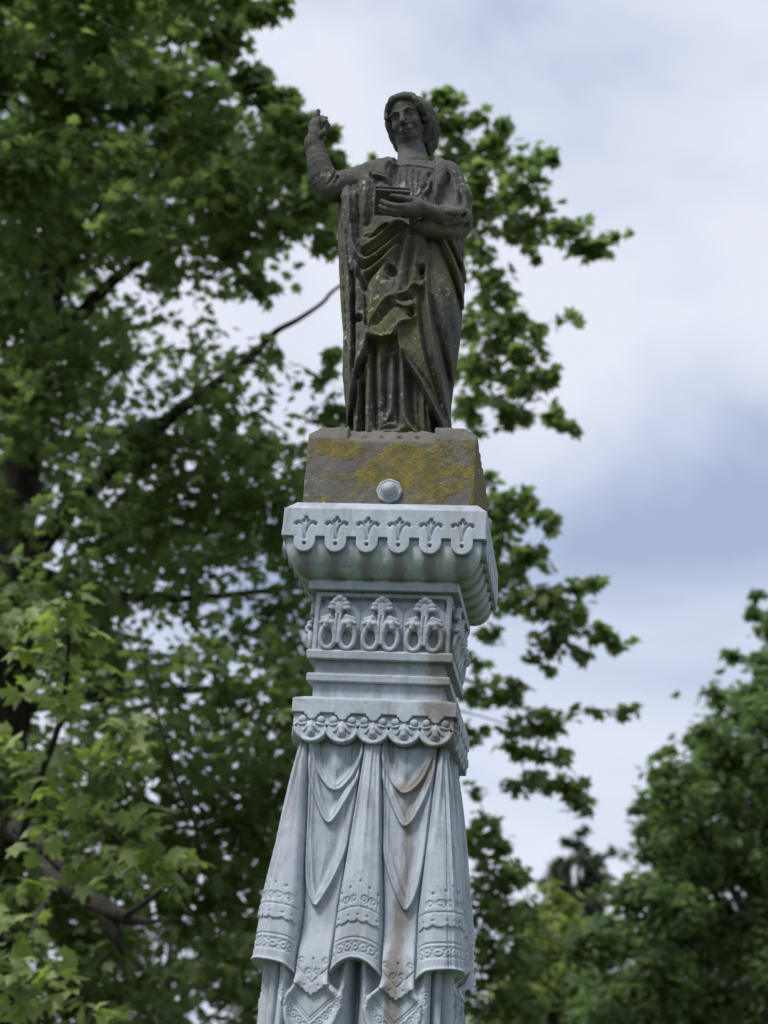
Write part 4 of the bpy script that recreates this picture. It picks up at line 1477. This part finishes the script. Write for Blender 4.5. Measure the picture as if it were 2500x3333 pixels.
NEED_F = np.array([(0, 1, 2), (0, 2, 4), (4, 2, 3)])

def orient(N, T):
    """rotation matrices with local z = N, local y close to T"""
    N = N / np.linalg.norm(N, axis=1)[:, None]
    T = T - N * (N * T).sum(1)[:, None]
    T = T / (np.linalg.norm(T, axis=1)[:, None] + 1e-9)
    X = np.cross(T, N)
    return np.stack([X, T, N], -1)
def scatter(P, size, LV, LF, rng, outward=None, droop=.5, flat=.9):
    """leaf faces at the points P; returns verts, faces and a tint for each vertex"""
    n = len(P)
    N = rng.normal(size=(n, 3)) * .55 + np.array([0, 0, flat])
    T = rng.normal(size=(n, 3)) * .6 + np.array([0, 0, -droop])
    if outward is not None:
        T = T + outward * .7
        N = N + outward * .25
    R = orient(N, T)
    s = size * rng.uniform(.65, 1.2, n)
    V = np.einsum('nij,vj->nvi', R, LV) * s[:, None, None] + P[:, None, :]
    F_ = LF[None] + (np.arange(n) * len(LV))[:, None, None]
    tint = np.repeat(np.clip(rng.beta(1.6, 2.6, n) + 0, 0, 1), len(LV))
    return V.reshape(-1, 3), F_.reshape(-1, LF.shape[1]), tint
def leaf_mesh(name, V, Fc, tint):
    me = mesh_from(name, V, Fc, False)
    at = me.attributes.new('tint', 'FLOAT', 'POINT')
    at.data.foreach_set('value', np.asarray(tint, np.float32))
    return me
def clump_points(c, r, n, rng, per=7, spread=.30, squash=.75):
    """leaves gathered on twigs inside a ball, denser towards its skin"""
    m = max(1, int(n / per))
    d = rng.normal(size=(m, 3))
    d /= np.linalg.norm(d, axis=1)[:, None]
    tw = d * (rng.uniform(.25, 1, m) ** .5)[:, None] * np.array([1, 1, squash])
    k = rng.integers(0, m, n)
    P = tw[k] * r + rng.normal(size=(n, 3)) * np.array([1, 1, .7]) * (spread * min(r, .8))
    O = P / (np.linalg.norm(P, axis=1)[:, None] + 1e-6)
    return P + c, O
def in_poly(x, y, P):
    ins = False
    for i in range(len(P)):
        (x0, y0), (x1, y1) = P[i], P[(i + 1) % len(P)]
        if (y0 > y) != (y1 > y) and x < (x1 - x0) * (y - y0) / (y1 - y0) + x0:
            ins = not ins
    return ins

# ---- the big maple: trunk on the left, its crown reaching round behind the statue
rng = np.random.default_rng(11)
tb = AT(-40, 3300, 18.0)
MBASE = (float(tb[0]), float(tb[1]), 0.0)
MAP = thing('maple_tree', 'large green maple whose crown reaches behind the statue, with a bare limb rising towards it', 'tree', MBASE)
limb('trunk', MAP, [np.array([MBASE[0], MBASE[1], -.1]), AT(-30, 2900, 18), AT(20, 2300, 18), AT(40, 1850, 18), AT(110, 1200, 18.3), AT(240, 500, 18.6), AT(330, -200, 19)], [.42, .36, .30, .26, .2, .13, .05], 14)
limb('branch', MAP, [AT(40, 1900, 18), AT(240, 1640, 17.8), AT(480, 1420, 17.4), AT(700, 1250, 17), AT(820, 1160, 16.8), AT(900, 1078, 16.7), AT(980, 1035, 16.6), AT(1050, 985, 16.5), AT(1105, 932, 16.4), AT(1300, 820, 16.8), AT(1560, 700, 17.5), AT(1900, 745, 17.8)], [.16, .125, .085, .058, .046, .034, .027, .021, .018, .016, .013, .006])
limb('branch', MAP, [AT(560, 1350, 17.2), AT(500, 1450, 17.0), AT(440, 1560, 16.8), AT(300, 1750, 16.6)], [.03, .03, .028, .012], 7)
limb('branch', MAP, [AT(20, 2300, 18), AT(500, 2250, 18.6), AT(1100, 2250, 19), AT(1560, 2330, 18.8), AT(1800, 2440, 18.4), AT(1920, 2590, 18)], [.12, .06, .03, .008, .007, .004])
limb('branch', MAP, [AT(40, 1850, 18), AT(500, 1950, 19.5), AT(1100, 1900, 20), AT(1600, 1880, 19.5), AT(1990, 2080, 19)], [.12, .06, .03, .015, .005])
limb('branch', MAP, [AT(110, 1200, 18.3), AT(450, 850, 19), AT(900, 690, 20), AT(1250, 660, 20), AT(1500, 540, 20), AT(1650, 450, 19.5)], [.11, .065, .035, .018, .012, .006])
limb('branch', MAP, [AT(20, 2600, 18), AT(600, 2800, 19), AT(1150, 2850, 19), AT(1640, 2900, 18.5)], [.12, .06, .03, .008])
limb('branch', MAP, [AT(-30, 2800, 18), AT(60, 2700, 15.5), AT(190, 2850, 13), AT(290, 2925, 12.4), AT(400, 2985, 12.2), AT(470, 3000, 12.4), AT(560, 2990, 13)], [.18, .12, .095, .08, .06, .026, .006])
limb('branch', MAP, [AT(330, 2945, 12.3), AT(370, 3030, 12.2), AT(402, 3105, 12.2)], [.085, .065, .028], 8)
limb('branch', MAP, [AT(400, 2985, 12.2), AT(520, 2900, 11.8), AT(610, 2790, 11.4), AT(640, 2700, 11.2), AT(560, 2500, 11), AT(470, 2150, 11)], [.03, .022, .017, .014, .011, .006], 7)
limb('branch', MAP, [AT(60, 2760, 15), AT(120, 2560, 12.5), AT(200, 2330, 11.4), AT(225, 2060, 11), AT(215, 1960, 10.9)], [.05, .032, .022, .012, .005], 7)
limb('branch', MAP, [AT(290, 2925, 12.4), AT(235, 2870, 11.9), AT(150, 2790, 11.5), AT(40, 2700, 11.2)], [.022, .016, .012, .006], 7)
limb('branch', MAP, [AT(190, 2850, 13), AT(120, 3000, 12), AT(60, 3200, 11.3), AT(140, 3330, 11)], [.03, .024, .016, .008], 7)

GAPS = [
    [(890, -50), (1300, -50), (1300, 500), (1120, 520), (1085, 430), (1060, 345), (985, 330), (930, 300), (890, 225), (800, 205), (765, 120), (800, 60)],     # open sky beside the raised hand
    [(880, 850), (960, 800), (1110, 790), (1110, 960), (1010, 1010), (920, 970), (930, 900)],
]
THIN = [
    [(330, 830), (620, 800), (880, 850), (930, 970), (1110, 960), (1130, 1420), (960, 1420), (720, 1300), (500, 1330), (360, 1160)],
    [(400, 1920), (640, 1900), (780, 2050), (760, 2330), (560, 2330), (420, 2150)],
    [(-50, 2180), (240, 2190), (250, 2420), (-50, 2420)],
    [(420, 3060), (760, 3040), (800, 3260), (450, 3260)],
    [(-50, 1600), (330, 1650), (250, 1900), (-50, 1950)],
]
cl = []            # px, py, radius in px, depth, leaves
for gy in np.arange(-140, 3460, 118):
    for gx in np.arange(-160, 1240, 118):
        x, y = gx + rng.uniform(-55, 55), gy + rng.uniform(-55, 55)
        if x > 1090 and y < 1700:
            continue
        r = rng.uniform(105, 165)
        if any(in_poly(x + dx, y + dy, g) for g in GAPS for dx in (-.75 * r, 0, .75 * r) for dy in (-.75 * r, 0, .75 * r)):
            continue
        thin = any(in_poly(x, y, g) for g in THIN)
        if thin and rng.random() < .45:
            continue
        n = rng.integers(30, 62) if thin else rng.integers(85, 190)
        if thin:
            r *= .8
        cl.append((x, y, r, rng.uniform(15.5, 21), int(n)))
# outline on the left mass
cl += [(850, 30, 50, 17, 45), (900, 20, 40, 17, 30), (770, 40, 60, 17.5, 70), (720, 150, 70, 17.5, 110), (820, 260, 55, 17, 80), (890, 330, 55, 17, 80), (960, 400, 60, 16.6, 90), (1030, 430, 55, 16.4, 70), (1000, 520, 70, 17, 90),
       (1060, 520, 50, 16.6, 50), (1080, 430, 22, 16.2, 9), (1105, 500, 14, 16.2, 3), (1020, 640, 80, 17, 100), (960, 720, 70, 17, 70), (1070, 760, 60, 17, 35), (860, 760, 80, 17.4, 100), (830, 930, 55, 17, 45), (890, 960, 26, 16.6, 12),
       (1170, 540, 24, 18, 9), (1210, 520, 20, 18, 7), (1040, 800, 24, 17, 8), (1070, 1140, 40, 16.6, 18), (1060, 1220, 40, 16.6, 18), (760, 830, 60, 17, 60), (1090, 1350, 60, 17, 60)]
# right of the statue: drooping ends of the boughs, from the top down
cl += [(1440, 300, 30, 19, 22), (1470, 330, 36, 19, 26), (1400, 360, 50, 19, 50), (1450, 420, 60, 19, 75), (1520, 400, 34, 19, 26), (1560, 380, 30, 18.8, 22), (1630, 420, 34, 18.8, 26), (1650, 400, 20, 18.6, 10), (1600, 470, 50, 18.8, 50),
       (1500, 520, 70, 19, 90), (1400, 520, 60, 19.4, 70), (1580, 570, 60, 18.6, 70), (1690, 540, 36, 18.4, 24), (1760, 500, 34, 18.2, 24), (1805, 515, 24, 18, 12), (1740, 580, 30, 18.2, 16), (1690, 630, 60, 18.4, 70), (1590, 680, 80, 18.8, 110),
       (1500, 660, 70, 19.2, 80), (1780, 700, 56, 18.2, 60), (1850, 735, 44, 18, 40), (1700, 730, 60, 18.4, 70), (1880, 790, 44, 18, 38), (1930, 815, 34, 18, 24), (1960, 790, 24, 17.8, 12), (2015, 775, 18, 17.8, 6), (2055, 770, 13, 17.8, 3),
       (1560, 790, 60, 18.8, 55), (1740, 830, 22, 18.2, 10), (1480, 800, 60, 19.2, 50), (1560, 920, 70, 18.8, 80), (1640, 950, 50, 18.6, 45), (1690, 1020, 34, 18.4, 20), (1560, 1040, 80, 18.8, 110), (1650, 1090, 60, 18.6, 70), (1750, 1060, 26, 18.2, 12),
       (1800, 1035, 20, 18, 6), (1860, 1030, 15, 18, 4), (1885, 1055, 10, 18, 2), (1720, 1150, 56, 18.4, 60), (1600, 1180, 80, 18.8, 110), (1500, 1200, 70, 19.2, 75), (1770, 1220, 40, 18.2, 34), (1800, 1240, 26, 18.2, 14), (1690, 1250, 56, 18.4, 55),
       (1560, 1300, 70, 18.8, 55), (1640, 1330, 50, 18.6, 35), (1500, 1340, 50, 19, 26), (1700, 1350, 30, 18.4, 14), (1560, 1400, 36, 18.8, 12), (1640, 1390, 22, 18.6, 7), (1835, 1370, 34, 18, 26), (1865, 1395, 30, 18, 20), (1800, 1350, 16, 18, 5),
       (1620, 1640, 60, 18.6, 70), (1690, 1630, 44, 18.4, 40), (1580, 1560, 26, 18.6, 12), (1640, 1740, 70, 18.6, 95), (1740, 1680, 30, 18.2, 18), (1785, 1690, 30, 18, 20), (1800, 1720, 20, 18, 9), (1600, 1850, 80, 18.8, 110), (1720, 1830, 66, 18.4, 85),
       (1690, 1940, 80, 18.4, 110), (1790, 1960, 70, 18.2, 90), (1880, 1900, 30, 18, 18), (1930, 1905, 26, 18, 14), (1860, 2010, 60, 18, 70), (1950, 2060, 44, 18, 40), (2010, 2090, 36, 17.8, 28), (1800, 2080, 56, 18.2, 60), (1740, 2150, 30, 18.2, 16),
       (1780, 2180, 22, 18.2, 9), (1900, 2120, 36, 18, 24), (1600, 2060, 40, 18.8, 26), (1560, 2150, 40, 18.8, 22), (1560, 2260, 60, 18.8, 60), (1650, 2270, 50, 18.6, 45), (1680, 2240, 34, 18.4, 24), (1700, 2350, 56, 18.4, 60), (1540, 2380, 40, 18.8, 36),
       (1780, 2350, 44, 18.2, 38), (1820, 2360, 30, 18.2, 20), (1890, 2310, 20, 18, 5), (1940, 2320, 16, 18, 4), (2020, 2315, 26, 17.8, 14), (2070, 2310, 24, 17.8, 12), (1740, 2440, 50, 18.4, 40), (1820, 2460, 40, 18.2, 28), (1660, 2440, 40, 18.4, 22),
       (1700, 2540, 44, 18.4, 30), (1780, 2540, 50, 18.2, 40), (1860, 2560, 44, 18, 36), (1650, 2560, 24, 18.4, 9), (1900, 2620, 36, 18, 26), (1850, 2610, 30, 18, 16), (1540, 2560, 30, 18.8, 14), (1590, 2690, 50, 18.6, 45), (1540, 2740, 60, 18.8, 70),
       (1640, 2740, 40, 18.4, 28), (1620, 2830, 80, 18.6, 120), (1700, 2860, 44, 18.2, 35), (1560, 2950, 90, 18.8, 150), (1680, 2980, 80, 18.4, 110), (1600, 3100, 100, 18.6, 180), (1700, 3130, 80, 18.2, 110), (1600, 3260, 100, 18.6, 180), (1720, 3290, 80, 18.2, 120)]
# thin twigs carry the outlying sprays
big = [q for q in cl if q[2] >= 44]
along = []
for (x, y, r, dp, n) in cl:
    if r < 40 and x > 1390:
        q = min(big, key=lambda b: (b[0] - x) ** 2 * (1.0 if b[0] < x + 5 else 3.0) + (b[1] - y) ** 2 * 1.3)
        a_, b_ = AT(q[0], q[1], q[3]), AT(x, y, dp)
        m_ = (a_ + b_) / 2 + np.array([0, 0, .05 * np.linalg.norm(b_ - a_)])
        if r < 17:
            continue
        limb('twig', MAP, [a_, m_, b_], [.009, .006, .003], 5)
        for f in np.linspace(.25, .9, 4):
            along.append(a_ * (1 - f) ** 2 + 2 * m_ * f * (1 - f) + b_ * f * f)
PP, OO = [], []
for (x, y, r, dp, n) in cl:
    c = AT(x, y, dp)
    p, o = clump_points(c, r * dp / F_PX, int(n * (1.15 if (y < 760 and x < 900) else .84)), rng, 3, .33)
    PP.append(p)
    OO.append(o)
AL = np.repeat(np.array(along), 2, 0)
PP.append(AL + rng.normal(size=AL.shape) * .06)
OO.append(rng.normal(size=AL.shape) * .3)
P = np.concatenate(PP)
V, Fc, tint = scatter(P, .165, MAPLE_V, MAPLE_F, rng, np.concatenate(OO))
crown = part('crown', leaf_mesh('crown', V - np.array(MBASE), Fc, tint), MAT['maple_leaf'], MAP, off=MBASE)
crown['kind'] = 'stuff'
print('maple leaves', len(P))

# nearer sprays on the lower left, leaf by leaf
def leaf_variants(n, size):
    out = []
    r2 = np.random.default_rng(5)
    for i in range(n):
        Vv = MAPLE_V.copy()
        Vv[:, 2] += r2.normal(0, .035, len(Vv)) - .25 * r2.uniform(.2, 1) * (Vv[:, 1] ** 2)
        Vv[:, 0] *= r2.uniform(.85, 1.1)
        out.append(leaf_mesh('leaf', Vv * size, MAPLE_F, np.full(len(Vv), (i + .5) / n)))
        out[-1].materials.append(MAT['spray_leaf'])
    return out
LEAVES = leaf_variants(10, .20)
sprays = [(215, 1985, 60, 10.9, 9), (130, 2010, 70, 11, 12), (300, 2080, 60, 10.9, 9), (60, 2080, 80, 11.1, 12), (200, 2130, 80, 11, 12), (100, 2250, 80, 11.2, 11), (210, 2260, 50, 11, 6),
          (410, 2350, 50, 10.9, 7), (380, 2430, 70, 10.9, 11), (450, 2440, 40, 10.8, 5), (400, 2520, 50, 11, 6), (90, 2420, 80, 11.3, 10), (210, 2520, 80, 11.2, 10), (110, 2620, 90, 11.3, 12), (250, 2640, 80, 11.2, 11),
          (370, 2660, 60, 11, 8), (470, 2680, 60, 10.9, 9), (150, 2760, 90, 11.3, 10), (300, 2760, 80, 11.1, 9), (430, 2760, 70, 11, 8), (540, 2790, 60, 10.9, 8), (540, 2880, 50, 10.9, 6), (460, 2850, 50, 11, 5), (620, 2800, 40, 11.2, 5),
          (320, 2870, 40, 11.2, 5), (250, 2830, 45, 11.3, 5), (120, 2870, 50, 11.6, 5), (60, 2960, 70, 11.4, 10), (40, 3080, 80, 11.2, 11), (140, 3130, 80, 11.1, 11), (60, 3230, 90, 11, 12), (170, 3260, 90, 11, 11), (280, 3290, 70, 11, 8), (220, 3170, 60, 11, 6), (360, 3310, 50, 11.2, 5)]
r3 = np.random.default_rng(21)
for (x, y, rr, dp, n) in sprays:
    c = AT(x, y, dp)
    r = rr * dp / F_PX
    for k in range(n):
        d = r3.normal(size=3) * np.array([.62, .8, .5]) * r
        N = r3.normal(size=3) * .5 + np.array([0, -.25, .8])
        T = np.array([d[0], d[1], 0]) / (r + 1e-6) * .8 + r3.normal(size=3) * .45 + np.array([.15, -.1, -.45])
        M = orient(N[None], T[None])[0]
        me = LEAVES[min(9, int(np.clip(r3.beta(1.7, 1.7), 0, .99) * 10))]
        o = bpy.data.objects.new('leaf', me)
        COL.objects.link(o)
        o.parent = MAP
        s = float(r3.uniform(.72, 1.1))
        o.matrix_local = Matrix.Translation(Vector(c + d) - Vector(MBASE)) @ Matrix(M.tolist()).to_4x4() @ Matrix.Scale(s, 4)

# ---- other trees
def tree(name, label, cat_clumps, leaf, size, mat, base_px, depth, trunk_r, top_px, seed, per=8, spread=.30, group=None, droop=.4, flat=.9, mult=1.0):
    g = np.random.default_rng(seed)
    b = AT(base_px, 3333, depth)
    base = (float(b[0]), float(b[1]), 0.0)
    root = thing(name, label, 'tree', base, group)
    t = AT(top_px[0], top_px[1], depth)
    limb('trunk', root, [np.array([base[0], base[1], -.1]), np.array([base[0] * .7 + t[0] * .3, base[1] * .7 + t[1] * .3, t[2] * .4]), t], [trunk_r, trunk_r * .7, .03], 10)
    PP, OO = [], []
    for i, (x, y, r, dd, n) in enumerate(cat_clumps):
        c = AT(x, y, depth + dd)
        p, o = clump_points(c, r * (depth + dd) / F_PX, int(n * mult), g, per, spread)
        PP.append(p)
        OO.append(o)
        if i % 4 == 0 and r > 40:
            f = g.uniform(.35, .8)
            s0 = np.array([base[0] * (1 - f) + t[0] * f, base[1] * (1 - f) + t[1] * f, t[2] * f])
            if s0[2] < c[2]:
                limb('branch', root, [s0, (s0 + c) / 2 + np.array([0, 0, -.1]), c], [trunk_r * .3, trunk_r * .2, .015], 6)
    P = np.concatenate(PP)
    print(name, len(cat_clumps), len(P))
    V, Fc, tint = scatter(P, size, leaf[0], leaf[1], g, np.concatenate(OO), droop, flat)
    cr = part('crown', leaf_mesh('crown', V - np.array(base), Fc, tint), mat, root, off=base)
    cr['kind'] = 'stuff'
    return root
def fill(outline, step, rlo, rhi, nlo, nhi, dlo, dhi, seed):
    """clumps filling an outlined mass, kept inside its edge"""
    g = np.random.default_rng(seed)
    xs_ = [p[0] for p in outline]
    ys_ = [p[1] for p in outline]
    out = []
    for y in np.arange(min(ys_), max(ys_), step):
        for x in np.arange(min(xs_), max(xs_), step):
            px, py = x + g.uniform(-.5, .5) * step, y + g.uniform(-.5, .5) * step
            r = g.uniform(rlo, rhi)
            if all(in_poly(px + dx * r * .7, py + dy * r * .7, outline) for dx, dy in ((0, 0), (-1, 0), (0, -1), (.7, -.7), (-.7, -.7))):
                out.append((px, py, r, g.uniform(dlo, dhi), int(g.integers(nlo, nhi))))
    return out
right_out = [(2620, 1850), (2500, 1930), (2440, 2080), (2400, 2200), (2300, 2330), (2260, 2400), (2150, 2470), (2110, 2560), (2060, 2620), (2080, 2720), (2110, 2800), (2050, 2850), (1990, 2900), (1900, 2950), (1840, 3060), (1800, 3200), (1780, 3450), (2620, 3450)]
tree('broadleaf_tree', 'dense dark green broadleaf tree filling the lower right beyond the pedestal', fill(right_out, 84, 55, 90, 110, 170, -2.5, 2.5, 3) +
     [(2440, 2000, 26, -1, 22), (2470, 1935, 24, -1, 14), (2385, 2140, 30, -1, 24), (2320, 2260, 34, -1, 26), (2290, 2370, 30, -1, 26), (2170, 2450, 26, -1, 24), (2140, 2460, 16, -1, 8), (2090, 2620, 30, -1, 30), (2480, 2160, 40, 0, 34), (2440, 2260, 40, 0, 30), (2100, 2700, 40, 0, 34), (2060, 2640, 18, -1, 9), (2350, 2190, 12, -1, 4), (2205, 2260, 8, -1, 2)],
     (OVAL_V, OVAL_F), .19, MAT['beech_leaf'], 2500, 26, .3, (2520, 2250), 31, 5, .36, mult=2.7)
mid_out = [(1700, 2960), (1760, 2900), (1850, 2930), (1930, 2980), (1980, 3060), (2000, 3450), (1500, 3450), (1640, 3050)]
tree('young_tree', 'yellowish green young tree low between the pedestal and the dark broadleaf tree', fill(mid_out, 74, 50, 80, 90, 140, -2, 2, 5) + [(1720, 2960, 40, 0, 36), (1850, 2950, 40, 0, 40), (1790, 2900, 34, 0, 30)],
     (OVAL_V, OVAL_F), .20, MAT['young_leaf'], 1800, 29, .16, (1800, 2960), 37, 3, .42, mult=2.2)
con = [(1885, 2715, 10, 0, 14), (1905, 2700, 9, 0, 10), (1850, 2740, 16, 0, 26), (1890, 2760, 22, 0, 40)]
g_ = np.random.default_rng(9)
for i in range(60):
    f = g_.uniform(.05, 1) ** .8
    con.append((1872 + g_.uniform(-1, 1) * (45 + 190 * f), 2745 + 560 * f, g_.uniform(18, 34), g_.uniform(-2, 2), int(g_.integers(40, 80))))
con += [(1990, 2780, 16, 0, 16), (1955, 2800, 18, 0, 20), (2030, 2790, 10, 0, 6), (1820, 2830, 26, 0, 40), (1960, 2860, 30, 0, 40)]
tree('conifer_tree', 'dark far conifer with a ragged top showing between the maple and the broadleaf tree', con, (NEED_V, NEED_F), .42, MAT['needle'], 1872, 42, .25, (1885, 2720), 41, 4, .34, mult=2.0)
bc = []
g_ = np.random.default_rng(19)
for i in range(120):
    x, y = g_.uniform(180, 1000), g_.uniform(2980, 3420)
    bc.append((x, y, g_.uniform(26, 60), g_.uniform(-2.5, 2.5), int(g_.integers(30, 80))))
tree('conifer_tree', 'brownish sparse conifer seen low behind the maple limb on the left', bc, (NEED_V, NEED_F), .34, MAT['brown_needle'], 560, 32, .2, (560, 2950), 43, 6, .34)
